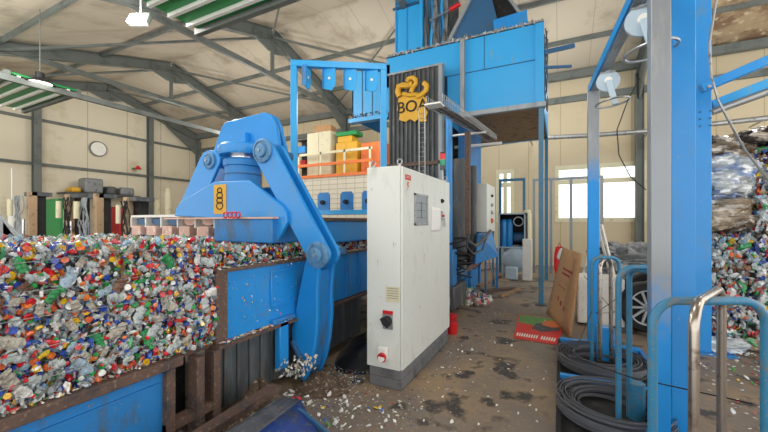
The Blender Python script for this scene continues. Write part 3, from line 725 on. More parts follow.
# lower row of plates on a rail
root = T('conveyor_rail', 'pale blue horizontal rail behind the link arm', 'conveyor rail', (-3, 5.2, 1.75))
MB().box(-4.6, 5.1, 1.78, -2.2, 5.3, 1.86).build('rail', 'sky', root, bevel=.004)
MB().box(-4.6, 5.12, 1.2, -4.5, 5.28, 1.78).box(-2.32, 5.12, 0, -2.22, 5.28, 1.78).build('support', 'blue2', root)
for i, px_ in enumerate((300, 324, 347, 369)):
    x = P(px_, 200, y=5.15).x
    r = T('backing_plate', ['blue upright plate partly behind the link arm', 'blue upright plate in front of the brick wall, left one', 'blue upright plate in front of the brick wall, right one', 'blue upright plate cut off by the white cabinet'][i], 'upright plate', (x, 5.15, 1.86), 'upright plates on the blue rail')
    MB().prism([(x-.13, 1.86), (x+.13, 1.86), (x+.13, 2.13), (x+.09, 2.18), (x-.09, 2.18), (x-.13, 2.13)], 'y', 5.13, 5.16).build('plate', 'blue2', r, bevel=.004)
    MB().cyl((x, 5.13, 2.0), (x, 5.08, 2.0), .04, n=12).build('hub', 'dark', r)

# main press tower
YT = 7.6
root = T('press_tower', 'dark ribbed steel press column with the yellow emblem', 'baler tower', (-2.9, 8.5, 0))
xa, xb = P(389, 120, y=YT-.3).x, P(439, 120, y=YT-.3).x
zt = 5.02
MB().box(xa, YT-.3, 0, xb, YT-.02, zt).box(xa, YT-.02, 0, xb, YT+2.4, 3.98).build('body', 'grime', root, bevel=.01)
n = 11
for i in range(n+1):
    x = xa+.02+(xb-xa-.06)*i/n
    MB().box(x, YT-.34, 0, x+.035, YT-.3, zt-(0 if i % 2 else .02)).build('rib', 'grime', root)
MB().box(xb-.0, YT-.36, 0, xb+.09, YT-.2, zt+.02).build('corner_post', 'greyblue', root, bevel=.01)
MB().box(xa-.02, YT-.36, zt-.0, xb+.1, YT-.2, zt+.04).build('top_edge', 'greyblue', root)
MB().box(xa-.1, YT-.36, 2.9, xb+.05, YT-.3, 2.98).build('lower_rail', 'rust', root)
# emblem (yellow coiled strap shape) + letters
ye = YT-.365
em = T0 = MB()
def E2(px_, py_): p_ = P(px_, py_, y=ye); return (p_.x, p_.z)
bd = [E2(*q_) for q_ in ((399, 98), (403, 96), (410, 94), (417, 95), (423, 96), (427, 99), (428, 105), (425, 108), (428, 112), (426, 117), (427, 121), (421, 122), (418, 119), (415, 122), (410, 119), (406, 122), (399, 120), (400, 115), (397, 110), (398, 104))]
emb = MB().prism(bd, 'y', ye-.01, ye+.01).build('emblem', 'yellow', root)
b = MB()
def stroke(pts, r_):
    b.tube([(E2(*q_)[0], ye-.01, E2(*q_)[1]) for q_ in pts], r_, 8)
stroke([(400, 97), (398, 92), (399, 87), (403, 85.5), (408, 86), (413, 84)], .07)
stroke([(424, 83), (427, 86), (426, 91), (422, 95), (417, 97)], .06)
stroke([(407, 82), (409, 79), (413, 78), (416, 80), (416, 84), (413, 88), (411, 93)], .055)
stroke([(403, 94), (410, 95.5), (418, 94.5)], .05)
b.build('emblem_coil', 'yellow', emb)
p_ = P(412, 106.5, y=ye-.02)
text_mesh('emblem_letters', 'BOA', 'dark', emb, (p_.x, ye-.02, p_.z), .36, (PI/2, 0, 0), .006, 1.0)

# overhead hopper box
root = T('overhead_hopper', 'large light blue sheet metal hopper housing overhead', 'hopper', (-2, 9, 4))
x0, x1 = -3.75, -.30; z0, z1 = 4.0, 5.62
MB().box(x0, YT, z0+.9, x1, YT+.03, z1).box(xb+.1, YT, z0, x1, YT+.03, z0+.9).build('front_sheet', 'sky', root)
MB().box(x1-.03, YT, z0, x1, YT+3.4, z1).build('side_sheet', 'sky', root)
MB().box(x0, YT+3.37, z0, x1, YT+3.4, z1).build('rear_sheet', 'sky', root)
MB().box(xb+.1, YT+.03, z0+.02, x1-.03, YT+3.37, z0+.05).build('underside', 'wood', root)
MB().box(x0, YT, z1-.02, x1, YT+3.4, z1).build('deck', 'navy', root)
for z_ in (z0+.02, z0+.88): 
    MB().box(xb+.1, YT-.02, z_, x1, YT, z_+.012).build('seam', 'navy', root)
MB().box(x0+.02, YT-.03, z1-.005, x1+.02, YT+.05, z1+.025).build('edge_angle', 'greyblue', root)
b = MB().box(xb+.12, YT-.08, z0-.08, x1+.05, YT+.04, z0+.02); b.build('lower_channel', 'greyblue', root, bevel=.005)
MB().box(x1-.14, YT-.04, z0, x1+.02, YT, z1-.03).build('corner_angle', 'sky', root)
x = P(463, 80, y=YT).x; MB().box(x-.04, YT-.1, z0-.1, x+.05, YT, z1-.02).build('upright', 'greyblue', root, bevel=.004)
for px_ in (484,): x = P(px_, 80, y=YT).x; MB().box(x, YT-.008, z0+.9, x+.012, YT, z1).build('seam', 'navy', root)
b = MB(); rr = random.Random(9)
for i in range(260):
    x = x0+rr.random()*(x1-x0); flake(b, (x, YT-.04+rr.random()*.1, z1+.0+rr.random()*.05), (.06, .035), rr, lin(rr.choice([(200, 200, 196), (160, 150, 140), (226, 226, 222), (110, 100, 92)])))
o = b.build('dust_crust', 'litter', root, smooth=False); o['kind'] = 'stuff'
MB().box(x1-.08, YT-.02, 0, x1+.01, YT+.07, z0).build('support_post', 'teal', root, bevel=.004)
MB().box(x1-.14, YT-.08, 0, x1+.07, YT+.13, .02).build('base_plate', 'grime', root)
MB().box(x1-.09, YT+3.3, 0, x1+.0, YT+3.39, z0).build('support_post', 'teal', root)
b = MB().bar((x1+.02, YT, 5.0), (x1+.55, YT+.3, 5.15), .05, .08).bar((x1+.02, YT, 4.7), (x1+.5, YT+.3, 4.75), .04, .05); b.build('side_bracket', 'navy', root)
b = MB()
for i in range(5):
    b.tube([(x1+.04+.03*math.sin(i*2+k_), YT+.1+i*.12, z1-.1-k_*.22) for k_ in range(8)], .012, 5)
b.build('hanging_cables', 'grime', root)

# left upper side chute panel
root = T('side_chute', 'light blue chute panel left of the press column', 'chute', (-4.4, 7.8, 4.0))
xa2, xb2 = P(352, 80, y=YT).x, P(390, 80, y=YT).x
MB().box(xa2, YT, 4.25, xb2, YT+.04, 5.45).build('panel', 'sky', root, bevel=.004)
MB().box(xa2, YT, 4.25, xa2+.04, YT+1.5, 5.45).build('side_panel', 'sky', root)
for px_ in (362, 372): x = P(px_, 80, y=YT).x; MB().box(x, YT-.012, 4.3, x+.02, YT, 5.45).build('seam', 'navy', root)
MB().box(xa2-.05, YT-.1, 4.15, xb2, YT+.1, 4.25).build('lower_edge', 'sky', root)
b = MB()
for i in range(40): flake(b, (xa2+rr.random()*(xb2-xa2), YT-.06, 4.27+rr.random()*.08), (.05, .03), rr, lin(rr.choice([(60, 60, 60), (200, 200, 196), (110, 100, 92)])))
o = b.build('dust_crust', 'litter', root, smooth=False); o['kind'] = 'stuff'

# tower above
YU = 7.9
root = T('conveyor_tower', 'light blue corrugated tower rising to the roof above the hopper', 'tower', (-3, 8.4, 5.62))
p0 = P(395, 40, y=YU).x; p1 = P(421, 40, y=YU).x; p2 = P(449, 40, y=YU).x; p3 = P(500, 30, y=YU).x
MB().box(p0, YU, 5.62, p1, YU+2.0, 7.6).build('left_wall', 'sky', root)
for i in (0, 2): MB().box(p0+.02+(p1-p0)*i/5, YU-.03, 5.64, p0+.02+(p1-p0)*i/5+.03, YU, 7.6).build('corrugation', 'sky', root)
MB().box(p0-.04, YU-.05, 6.9, p1+.04, YU, 6.95).build('band', 'navy', root)
MB().box(p1-.02, YU-.06, 5.62, p1+.06, YU+.04, 7.6).build('upright', 'sky', root)
MB().box(p1, YU+.25, 5.66, p2+.15, YU+.3, 7.6).build('inner_sheet', 'grime', root)
MB().box(p1+.05, YU-.02, 7.05, p2, YU+.02, 7.25).build('cross_band', 'sky', root)
rr = random.Random(5)
for i in range(11):
    x = p1+.08+(p2-p1-.12)*i/11
    MB().grid(lambda u, v, x=x, i=i: Vector((x+u*.055+.012*math.sin(v*9+i), YU+.03+.03*math.sin(v*6+i*2)+.02*math.sin(u*3), 7.05-v*1.25)), 2, 14).build('curtain_strip', ['greyfilm', 'grime', 'navy', 'sky', 'greyfilm'][i % 5], root, solid=.006)
MB().box(p1, YU-.08, 5.68, p2+.2, YU+.1, 5.76).build('sill', 'rust', root)
# inclined chute plate
a_ = P(447, 44, y=YU-.12); b_ = P(470, 0, y=YU-.12); c_ = P(492, 0, y=YU-.12); d_ = P(501, 37, y=YU-.12)
ext = b_+(b_-a_)*.35; ext2 = c_+(c_-d_)*.4
MB().prism([(a_.x, 5.64), (ext.x, ext.z), (ext2.x, ext2.z), (d_.x, 5.64)], 'y', YU-.12, YU-.08).build('hopper_plate', 'navy', root)
MB().bar((a_.x, YU-.14, 5.66), (ext.x, YU-.14, ext.z), .08, .07, (0, 1, 0)).build('hopper_edge', 'greyblue', root)
e0, e1 = P(489, 0, y=YU+.2), P(512, 32, y=YU+.2); g0 = e0+(e0-e1)*.5
MB().bar((g0.x+.1, YU+.2, g0.z), (e1.x+.1, YU+.2, e1.z), .5, .1, (0, 1, 0)).build('conveyor_belt', 'black', root)
MB().bar((g0.x+.35, YU+.1, g0.z), (e1.x+.35, YU+.1, e1.z), .06, .1, (0, 1, 0)).build('belt_edge', 'greyblue', root)
a_ = P(493, 31, y=YU-.3); b_ = P(527, 20, y=YU-.3)
MB().bar((a_.x, YU-.2, 5.80), (b_.x, YU-.2, 5.84), .03, .28, (0, 0, 1)).build('side_plate', 'blue', root)
q = P(455, 7, y=YU-.15); 
MB().cyl((q.x-.12, q.y, q.z-.03), (q.x+.12, q.y, q.z+.04), .05, n=12).build('red_coupling', 'red', root)
MB().tube([q+Vector((-.6, 0, -.15)), q+Vector((-.12, 0, -.03))], .02, 6).build('hose', 'steel', root)
# ------------------------------------------------------------------ control cabinet
cx0, cx1, cy0, cy1, cz0, cz1 = -1.755, -1.36, 3.10, 4.72, .2, 2.2
root = T('control_cabinet', 'tall white electrical control cabinet in the centre', 'cabinet', ((cx0+cx1)/2, (cy0+cy1)/2, 0))
plm = seam_mat('grey_block_plinth', (112, 114, 116), 2, .1, (84, 84, 84), .008, dirt=(80, 80, 82), amt=.5, scale=6)
M['plinth'] = plm
MB().box(cx0+.02, cy0+.02, 0, cx1-.02, cy1-.02, .2).build('plinth', 'plinth', root, bevel=.006)
MB().box(cx0, cy0, cz0, cx1-.025, cy1, cz1).build('body', 'white', root, bevel=.008)
ym = P(428, 250, x=cx1).y
for a_, b_ in ((cy0+.006, ym-.003), (ym+.003, cy1-.006)): 
    d = MB().box(cx1-.022, a_, cz0+.01, cx1, b_, cz1-.01).build('door', 'white', root, bevel=.004)
    if a_ < 3.2: d1 = d
    else: d2 = d
X = cx1
def pz(px_, py_): p_ = P(px_, py_, x=X); return p_.y, p_.z
# recessed window with frame on first door
(ya, za), (yb, zb) = pz(414, 193), pz(427.3, 225)
b = MB(); t_ = .022
b.box(X, ya, zb, X+.012, yb, zb+t_).box(X, ya, za-t_, X+.012, yb, za).box(X, ya, zb, X+.012, ya+t_*1.6, za).box(X, yb-t_*1.6, zb, X+.012, yb, za)
w_ = b.build('window_frame', 'steel', d1)
MB().box(X, ya+.03, zb+.02, X+.004, yb-.03, za-.02).build('window_sheet', 'greyblue', d1)
b = MB()
for i in range(3): b.box(X+.004, ya+.07, za-.1-i*.08, X+.008, yb-.08, za-.095-i*.08)
b.box(X+.004, (ya+yb)/2, zb+.08, X+.008, (ya+yb)/2+.006, za-.08); b.build('printed_diagram', 'grime', d1)
(ya, za) = pz(431, 207); (yb, zb) = pz(440, 231)
pp = MB().grid(lambda u, v: Vector((X+.006+.01*math.sin(3*v)*u, ya+(yb-ya)*u, zb+(za-zb)*v)), 6, 8).build('paper_note', 'paper', d2, solid=.002)
ya, za = pz(441.5, 201); MB().lathe([(0, 0), (.028, 0), (.028, .02), (.014, .02), (.014, .035), (0, .035)], (X, ya, za), 16, 'x').build('rotary_switch', 'black', d2)
ya, za = pz(441.5, 216); MB().box(X, ya-.03, za-.06, X+.012, ya+.03, za+.06).build('lock_plate', 'steel', d2)
MB().cyl((X+.01, ya, za), (X+.04, ya, za), .014, n=10).build('lock', 'red', d2)
b = MB(); 
for k_ in (-.02, .01, .03): b.bar((X+.03, ya+k_, za-.02), (X+.035, ya+k_*2, za-.14), .004, .012)
b.build('keys', 'steel', d2)
ya, za = pz(408, 178); MB().box(X, ya-.07, za-.02, X+.004, ya+.07, za+.03).build('warning_label', 'red', d1)
b = MB()
for k_ in (0., .013): b.box(X+.004, ya-.05, za+.0+k_, X+.005, ya+.05, za+.004+k_)
b.build('label_lines', 'whiteprint', d1)
b = MB().prism([(ya-.02, za-.04), (ya+.02, za-.04), (ya, za-.07), (ya+.02, za-.075), (ya-.02, za-.12), (ya-.005, za-.085), (ya-.025, za-.08)], 'x', X, X+.004); b.build('lightning_mark', 'orange', d1)
# front face (towards camera) fittings
Yc = cy0
def px2(px_, py_): p_ = P(px_, py_, y=Yc); return p_.x, p_.z
xa, za = px2(386, 286); xb, zb = px2(400, 303)
pl = MB().box(xa, Yc-.004, zb, xb, Yc, za).build('rating_plate', 'cream', root)
b = MB()
for i in range(5): b.box(xa+.015, Yc-.006, za-.02-i*.024, xb-.015, Yc-.004, za-.016-i*.024)
b.build('printed_lines', 'grime', pl)
xa, za = px2(383, 311); xb, zb = px2(393, 330)
s_ = MB().box(xa, Yc-.01, zb, xb, Yc, za-.025).build('main_switch', 'steel', root, bevel=.003)
MB().box(xa, Yc-.008, za-.025, xb, Yc, za+.01).build('switch_label', 'red', s_)
xm = (xa+xb)/2; zm = zb+.085
MB().lathe([(0, -.06), (.04, -.06), (.048, -.03), (.05, 0), (0, 0)], (xm, Yc-.008, zm), 20, 'y').bar((xm-.04, Yc-.07, zm+.035), (xm+.035, Yc-.07, zm-.045), .028, .03, (0, 1, 0)).build('switch_handle', 'black', s_, bevel=.003)
xm, zm = px2(384.5, 352)
k_ = MB().obox((xm, Yc-.03, zm-.0), (.1, .06, .13)).build('power_socket', 'plainwhite', root, bevel=.01)
MB().cyl((xm+.01, Yc-.06, zm-.02), (xm+.01, Yc-.09, zm-.03), .042, .046).build('socket_flap', 'red', k_)
MB().cyl((xm+.01, Yc-.09, zm-.03), (xm+.01, Yc-.095, zm-.03), .034).build('socket_face', 'plainwhite', k_)
for px_, yy in ((cx0+.05, cy0+.05), (cx1-.05, cy0+.05), (cx1-.05, cy1-.05)):
    b = MB().tube([(px_+math.cos(t_*PI/8)*.025, yy, cz1+.045+math.sin(t_*PI/8)*.025) for t_ in range(16)], .007, 8, closed=True).cyl((px_, yy, cz1), (px_, yy, cz1+.02), .016)
    b.build('lifting_eye', 'steel', root)
for z_ in (.55, 1.85): MB().cyl((cx1-.006, cy1+.0, z_-.05), (cx1-.006, cy1+.0, z_+.05), .012, n=10).build('hinge', 'steel', root)
# signal tower
lx, ly = -1.43, 4.62
root = T('signal_light', 'red and green stacked signal light on the cabinet', 'signal light', (lx, ly, 2.2))
MB().cyl((lx, ly, 2.2), (lx, ly, 2.36), .012, n=10).cyl((lx, ly, 2.2), (lx, ly, 2.215), .035).build('pole', 'steel', root)
MB().cyl((lx, ly, 2.36), (lx, ly, 2.42), .035).build('grey_base', 'grime', root)
MB().cyl((lx, ly, 2.42), (lx, ly, 2.50), .037).build('green_lens', mat('green_lens', (40, 150, 110), .2), root)
MB().cyl((lx, ly, 2.50), (lx, ly, 2.58), .037).build('red_lens', mat('red_lens', (214, 40, 40), .2), root)
MB().cyl((lx, ly, 2.58), (lx, ly, 2.6), .035).build('cap', 'black', root)

# cable basket
root = T('cable_basket', 'wire mesh cable basket running back from above the cabinet', 'cable tray', (-1.5, 6, 3.1))
def basket(pts, wdt, hgt):
    b = MB(); pts = [Vector(p_) for p_ in pts]
    for s1, s2 in ((-1, 0), (-.33, 0), (.33, 0), (1, 0), (-1, 1), (1, 1), (-1, .5), (1, .5)):
        b.tube([p_+Vector((s1*wdt/2, 0, s2*hgt)) for p_ in pts], .005, 5)
    for i in range(len(pts)-1):
        L_ = (pts[i+1]-pts[i]).length; n_ = int(L_/.09)
        for j in range(n_):
            c_ = pts[i].lerp(pts[i+1], j/n_)
            b.tube([c_+Vector((-wdt/2, 0, hgt)), c_+Vector((-wdt/2, 0, 0)), c_+Vector((wdt/2, 0, 0)), c_+Vector((wdt/2, 0, hgt))], .004, 4)
    return b
basket([(-1.44, 4.3, 3.15), (-1.45, 5.5, 3.28), (-1.48, 7.4, 3.49), (-1.5, 9, 3.66)], .22, .13).build('basket', 'steel', root)
b = MB(); rr = random.Random(2)
for i in range(9): b.tube([(-1.52+.017*i+rr.uniform(-.01, .01), 4.4+.4*j, 3.17+.0425*j+rr.uniform(0, .03)) for j in range(12)], .013, 6)
b.build('cables', 'rust', root)
MB().box(-1.54, 4.2, 3.13, -1.33, 4.38, 3.15).build('end_plate', 'plainwhite', root)
b = MB()
for x in (-1.64, -1.56): b.tube([(x, 4.28, 2.22), (x, 4.28, 3.14)], .006, 5)
for i in range(14): b.tube([(-1.64, 4.28, 2.25+i*.062), (-1.56, 4.28, 2.25+i*.062)], .004, 4)
b.build('wire_ladder', 'steel', root)
MB().box(-2.0, 7.0, 3.4, -1.3, 7.08, 3.43).build('cross_support', 'plainwhite', root); MB().box(-2.3, 8.4, 3.44, -1.2, 8.46, 3.5).build('cross_support', 'plainwhite', root)
# vertical duct
root = T('cable_duct', 'rusty brown vertical cable duct between the two control boxes', 'cable duct', (-1.5, 6.35, 1.3))
x = P(468, 180, y=6.4).x
MB().box(x-.05, 6.35, 1.42, x+.04, 6.45, 3.3).build('duct', 'rust', root, bevel=.01)
MB().tube([(x, 6.4, 1.44), (x, 6.42, 1.3), (x+.08, 6.6, 1.2), (x+.12, 6.9, 1.25), (x+.1, 8.1, 1.45)], .035, 12).tube([(x-.02, 6.38, 1.44), (x-.02, 6.4, 1.2), (x+.05, 6.6, 1.05), (x+.14, 7.0, 1.1), (x+.05, 8.1, 1.4)], .02, 10).build('flexible_conduit', 'grime', root)

# second box
bx1 = -1.5; by0 = 8.2; x0 = P(468, 200, y=by0).x; x1 = P(487, 200, y=by0).x; y1 = P(495, 200, x=x1).y
z1 = P(487, 183, y=by0).z; z0 = P(487, 232, y=by0).z
root = T('control_box', 'smaller grey white control box on legs beyond the cabinet', 'control box', ((x0+x1)/2, (by0+y1)/2, 0))
MB().box(x0, by0, z0, x1, y1, z1).build('body', 'white', root, bevel=.01)
for i, (yy, zz, r_, m_) in enumerate(((.35, .72, .035, 'black'), (.35, .52, .04, 'steel'), (.35, .36, .045, 'steel'), (.4, .18, .06, 'orange'))):
    yy = by0+(y1-by0)*.5; zz = z0+(z1-z0)*(zz+.05)
    MB().lathe([(0, 0), (r_, 0), (r_, .03), (r_*.6, .05), (0, .05)], (x1, yy, zz), 16, 'x').build('knob', m_, root)
for x, y in ((x0+.04, by0+.04), (x1-.04, by0+.04), (x0+.04, y1-.04), (x1-.04, y1-.04)): MB().box(x-.02, y-.02, 0, x+.02, y+.02, z0).build('leg', 'blue2', root)
b = MB(); rr = random.Random(6)
for i in range(6):
    xx = x0+.08+.06*(i % 6); b.tube([(xx, by0+.2, z0), (xx+rr.uniform(-.05, .05), by0+.1, z0-.3), (xx+rr.uniform(-.4, .1), by0-.3, z0-.5-rr.random()*.3), (xx-.4, by0-.6, .5+rr.random()*.4)], .016, 6)
tag(b.build('cable_bundle', 'black'), 'black cables hanging below the smaller control box', 'cables')
for x, px_ in ((0, 0),):
    pass

# pillars beside tower (pipes)
root = T('hydraulic_pipes', 'vertical blue and grey hydraulic pipes on the side of the press', 'pipes', (-2.0, 7.4, 0))
MB().cyl((-2.03, 7.0, 1.0), (-2.03, 7.0, 3.9), .07).build('pipe', 'blue', root)
MB().cyl((-1.95, 7.5, .6), (-1.95, 7.5, 3.0), .16).build('accumulator', 'grime', root)
MB().cyl((-1.75, 7.9, .6), (-1.75, 7.9, 2.9), .09).build('accumulator', 'grime', root)
MB().box(-2.15, 8.2, 0, -1.9, 9.6, 4.0).build('blue_column', 'blue2', root)
# pump unit, hoses
root = T('pump_unit', 'blue valve block with hoses on the floor behind the cabinet', 'pump', (-1.8, 6.6, 0))
MB().box(-2.1, 6.0, .1, -1.65, 6.9, .5).build('oil_tank', 'grime', root, bevel=.02)
MB().box(-2.0, 6.1, .5, -1.7, 6.4, 1.15).build('valve_block', 'blue2', root, bevel=.02)
MB().cyl((-1.8, 6.6, .62), (-1.8, 7.1, .62), .12).build('motor', 'navy', root)
b = MB()
for i in range(7):
    a0 = rr.uniform(0, 6.28); c_ = Vector((-1.78+rr.uniform(-.1, .12), 6.0+rr.uniform(0, .9), .95+rr.uniform(-.25, .3))); rad = rr.uniform(.08, .16)
    b.tube([c_+Vector((.25*math.sin(k_*.7), math.cos(a0+k_*.35)*rad, math.sin(a0+k_*.35)*rad)) for k_ in range(12)], .014, 6)
b.build('hoses', 'black', root)
# teal sloped guard panel
a_ = P(478, 232, y=8.0); 
root = T('leaning_sheet', 'leaning teal blue guard panel under the smaller control box', 'panel', (-1.6, 7.9, 0))
q = [P(474, 264, y=7.7), P(498, 256, y=8.7), P(491, 233, y=8.7), P(477, 233, y=7.7)]
MB().slab(q, (1, -.3, 0), .03).build('panel', 'blue2', root)
q2 = [P(466, 270, y=7.5), P(497, 250, y=8.7)]
MB().bar(q2[0], q2[1], .05, .1).build('lower_bar', 'rust', root)
for q_ in q2: MB().bar((q_.x, q_.y, 0), q_, .05, .05).build('foot', 'blue2', root)

# compressor
Yk = 10.9
def KX(px_): return P(px_, 240, y=Yk).x
def KZ(py_): return P(513, py_, y=Yk).z
root = T('air_compressor', 'air compressor in an open dark housing on a pale round tank', 'compressor', (KX(513), Yk+.3, 0))
x0, x1 = KX(498), KX(526); za, zb = KZ(247), KZ(213)
MB().box(x0, Yk+.6, za, x1, Yk+.64, zb).build('back_sheet', 'dark', root)
b = MB()
for x in (x0, x1-.05): b.box(x, Yk, za, x+.05, Yk+.05, zb).box(x, Yk+.6, za, x+.05, Yk+.65, zb)
b.box(x0, Yk, zb-.04, x1, Yk+.65, zb).box(x0, Yk, za-.04, x1, Yk+.65, za)
b.build('housing_frame', 'tank', root)
MB().box(x1-.015, Yk, za, x1, Yk+.6, zb).box(x0, Yk+.05, za, x0+.015, Yk+.6, zb).build('side_sheet', 'dark', root)
for k_, px_ in enumerate((503, 508.5)):
    MB().lathe([(0, za), (.09, za), (.1, za+.05), (.1, zb-.3), (.08, zb-.22), (.04, zb-.18), (0, zb-.18)], (KX(px_), Yk+.2, 0), 20).build('blue_cylinder', 'blue', root)
xm = KX(518); MB().lathe([(0, -.15), (.14, -.15), (.16, 0), (.14, .15), (0, .15)], (xm, Yk+.3, za+.28), 20, 'x').build('motor', 'navy', root)
MB().tube([(xm+math.cos(t_*PI/10)*.13, Yk+.12, zb-.25+math.sin(t_*PI/10)*.13) for t_ in range(20)], .02, 6, closed=True).build('hose', 'steel', root)
xc, zc = KX(515), KZ(259)
MB().lathe([(0, -.42), (.2, -.4), (.33, -.33), (.4, -.2), (.4, .2), (.33, .33), (.2, .4), (0, .42)], (xc, Yk+.35, zc), 32, 'y').build('tank', 'tank', root)
for x in (x0+.1, x1-.12): MB().box(x, Yk+.1, 0, x+.05, Yk+.15, za-.04).box(x, Yk+.5, 0, x+.05, Yk+.55, za-.04).build('leg', 'tank', root)
q = P(512, 272, y=Yk-.25)
tag(MB().box(q.x-.18, Yk-.35, 0, q.x+.16, Yk-.1, .36).build('plastic_canister', 'tank', bevel=.03), 'pale blue plastic canister below the compressor tank', 'canister')
x0, x1 = P(522.5, 250, y=10.6).x, P(532, 250, y=10.6).x
tag(MB().box(x0, 10.6, 0, x1, 10.72, P(527, 239, y=10.6).z).build('white_board', 'fridge', bevel=.01), 'white upright board beside the compressor', 'board')
q = P(527, 226, y=11.6); tag(MB().lathe([(0, 0), (.13, 0), (.13, 1.9), (.09, 2.02), (0, 2.02)], (q.x, 11.6, 0), 20).build('gas_cylinder', 'cream'), 'cream upright gas cylinder behind the compressor', 'gas cylinder')
# light portal frames
def portal(name, label, xs, y, z, m='teal', w_=.08):
    r = T(name, label, 'frame', (sum(xs)/len(xs), y, 0))
    for x in xs: MB().box(x-w_/2, y, 0, x+w_/2, y+w_, z).build('post', m, r)
    MB().box(min(xs)-w_/2, y, z, max(xs)+w_/2, y+w_, z+w_).build('top_rail', m, r)
    return r
portal('door_portal', 'thin blue steel frame behind the compressor', [P(p_, 200, y=11.9).x for p_ in (500, 524)], 11.9, P(512, 181, y=11.9).z)
portal('door_portal', 'long thin blue grey frame in front of the windows', [P(p_, 200, y=12.4).x for p_ in (534, 551, 571, 602)], 12.4, P(560, 180, y=12.4).z, 'greyblue')
# trolley with white crossed legs
root = T('step_ladder', 'white A shaped ladder legs standing below the window', 'ladder', (P(596, 270, y=9.5).x, 9.5, 0))
ft = [P(578, 268, y=9.4), P(616, 268, y=9.4)]; tp_ = P(597, 229, y=9.5)
for s_, f_ in enumerate(ft): MB().bar((f_.x, 9.4, 0), (tp_.x, 9.5, tp_.z+.1), .04, .05).bar((f_.x+.1, 9.9, 0), (tp_.x+.1, 9.6, tp_.z+.1), .04, .05).build('ladder_leg', 'plainwhite', root)
for i in range(4): 
    t_ = .2+.2*i; a_ = ft[0].lerp(tp_, t_); b_ = Vector((ft[0].x+.1, 9.9, 0)).lerp(tp_, t_); MB().bar((ft[0].x+(tp_.x-ft[0].x)*t_, 9.4, tp_.z*t_), (ft[1].x+(tp_.x-ft[1].x)*t_, 9.4, tp_.z*t_), .03, .03).build('rung', 'steel', root)
# covered heap under the windows
tag(blob((P(632, 255, y=11).x, 11.3, .5), (.95, .6, .55), 12, fr=.1).build('covered_heap', 'greyfilm'), 'heap under crumpled grey plastic below the window', 'heap')
# white appliance
a_ = P(577, 325, z=0); w0 = a_.x; y_ = 6.45
x1 = P(625, 300, y=y_).x
root = T('white_appliance', 'white metal cabinet lying behind the far blue post', 'appliance', ((w0+x1)/2, y_+.3, 0))
z_ = P(590, 278, y=y_).z
MB().box(w0, y_, .03, x1, y_+.6, z_).build('body', 'fridge', root, bevel=.012)
MB().box(w0+.02, y_-.012, .06, (w0+x1)/2-.003, y_, z_-.03).build('door', 'fridge', root, bevel=.004)
MB().box((w0+x1)/2+.003, y_-.012, .06, x1-.02, y_, z_-.03).build('door', 'fridge', root, bevel=.004)
MB().box((w0+x1)/2-.06, y_-.03, z_*.55, (w0+x1)/2-.03, y_-.012, z_*.75).build('handle', 'grime', root)
MB().box(w0+.05, y_+.05, 0, x1-.05, y_+.55, .03).build('base', 'dark', root)
# wheels
def wheel(cx_, cy_, R_, rz, label, rest=0.):
    r = T('car_wheel', label, 'wheel', (cx_, cy_, rest))
    c = (cx_, cy_, R_+rest)
    MB().lathe([(R_*.72, -.1), (R_*.95, -.1), (R_, -.07), (R_, .07), (R_*.95, .1), (R_*.72, .1), (R_*.72, -.1)], c, 48, 'y').build('tyre', 'black', r)
    MB().lathe([(R_*.66, -.095), (R_*.73, -.1), (R_*.73, .08), (R_*.68, .08), (R_*.66, -.095)], c, 48, 'y').build('rim', 'silver', r)
    for i in range(10):
        a0 = 2*PI*i/10; d_ = Vector((math.cos(a0), 0, math.sin(a0)))
        MB().bar(Vector(c)+d_*R_*.1+Vector((0, -.06, 0)), Vector(c)+d_*R_*.7+Vector((0, -.075, 0)), .03, .03, (0, 1, 0)).build('spoke', 'silver', r)
    MB().lathe([(0, -.09), (R_*.14, -.085), (R_*.16, -.04), (0, -.04)], c, 20, 'y').build('hub', 'steel', r)
    MB().lathe([(0, .0), (R_*.7, .0), (R_*.7, .02), (0, .02)], c, 32, 'y').build('back_disc', 'dark', r)
    r.rotation_euler = (0, 0, rz)
q = P(643, 330, z=0)
wheel(q.x+.02, q.y-.05, .37, .25, 'silver spoked car wheel leaning behind the near blue post')
wheel(q.x+.15, q.y+.42, .42, .2, 'second car wheel standing behind the silver spoked one')
# ------------------------------------------------------------------ right hand frames
pa = P(657, 300, d=2.4); ax, ay = pa.x, pa.y
root = T('steel_post', 'near tall square post, grey above and blue below', 'post', (ax, ay, 0))
MB().box(ax-.045, ay-.06, .01, ax+.065, ay+.06, 3.42).build('column', 'post_near', root, bevel=.006)
MB().box(ax-.11, ay-.13, 0, ax+.13, ay+.13, .015).build('base_plate', 'blue', root)
MB().prism([(ax-.045, .015), (ax-.1, .015), (ax-.1, .05), (ax-.045, .25)], 'y', ay-.01, ay+.01).build('gusset', 'blue', root)
q = P(681, 300, d=2.62)
root = T('steel_post', 'blue post standing close behind the near grey one', 'post', (q.x, q.y, 0))
MB().box(q.x-.06, q.y-.01, .01, q.x+.085, q.y+.1, 6.5).build('column', 'blue', root, bevel=.006)
MB().box(q.x-.1, q.y-.05, 0, q.x+.12, q.y+.15, .015).build('base_plate', 'blue2', root)
b1, b2 = P(684, 345, y=5.75), P(694, 345, y=5.75)
root = T('steel_post', 'farther broad blue post in front of the right bale stack', 'post', ((b1.x+b2.x)/2, 5.8, 0))
b3 = P(712, 345, x=b2.x)
MB().box(b1.x, 5.75, .01, P(712, 345, y=5.75).x, 5.95, 7.0).build('column', 'blue', root, bevel=.012)
MB().box(b1.x-.1, 5.65, 0, b1.x+.5, 6.0, .015).build('base_plate', 'blue2', root)
q = P(703, 88, y=5.75); 
b = MB()
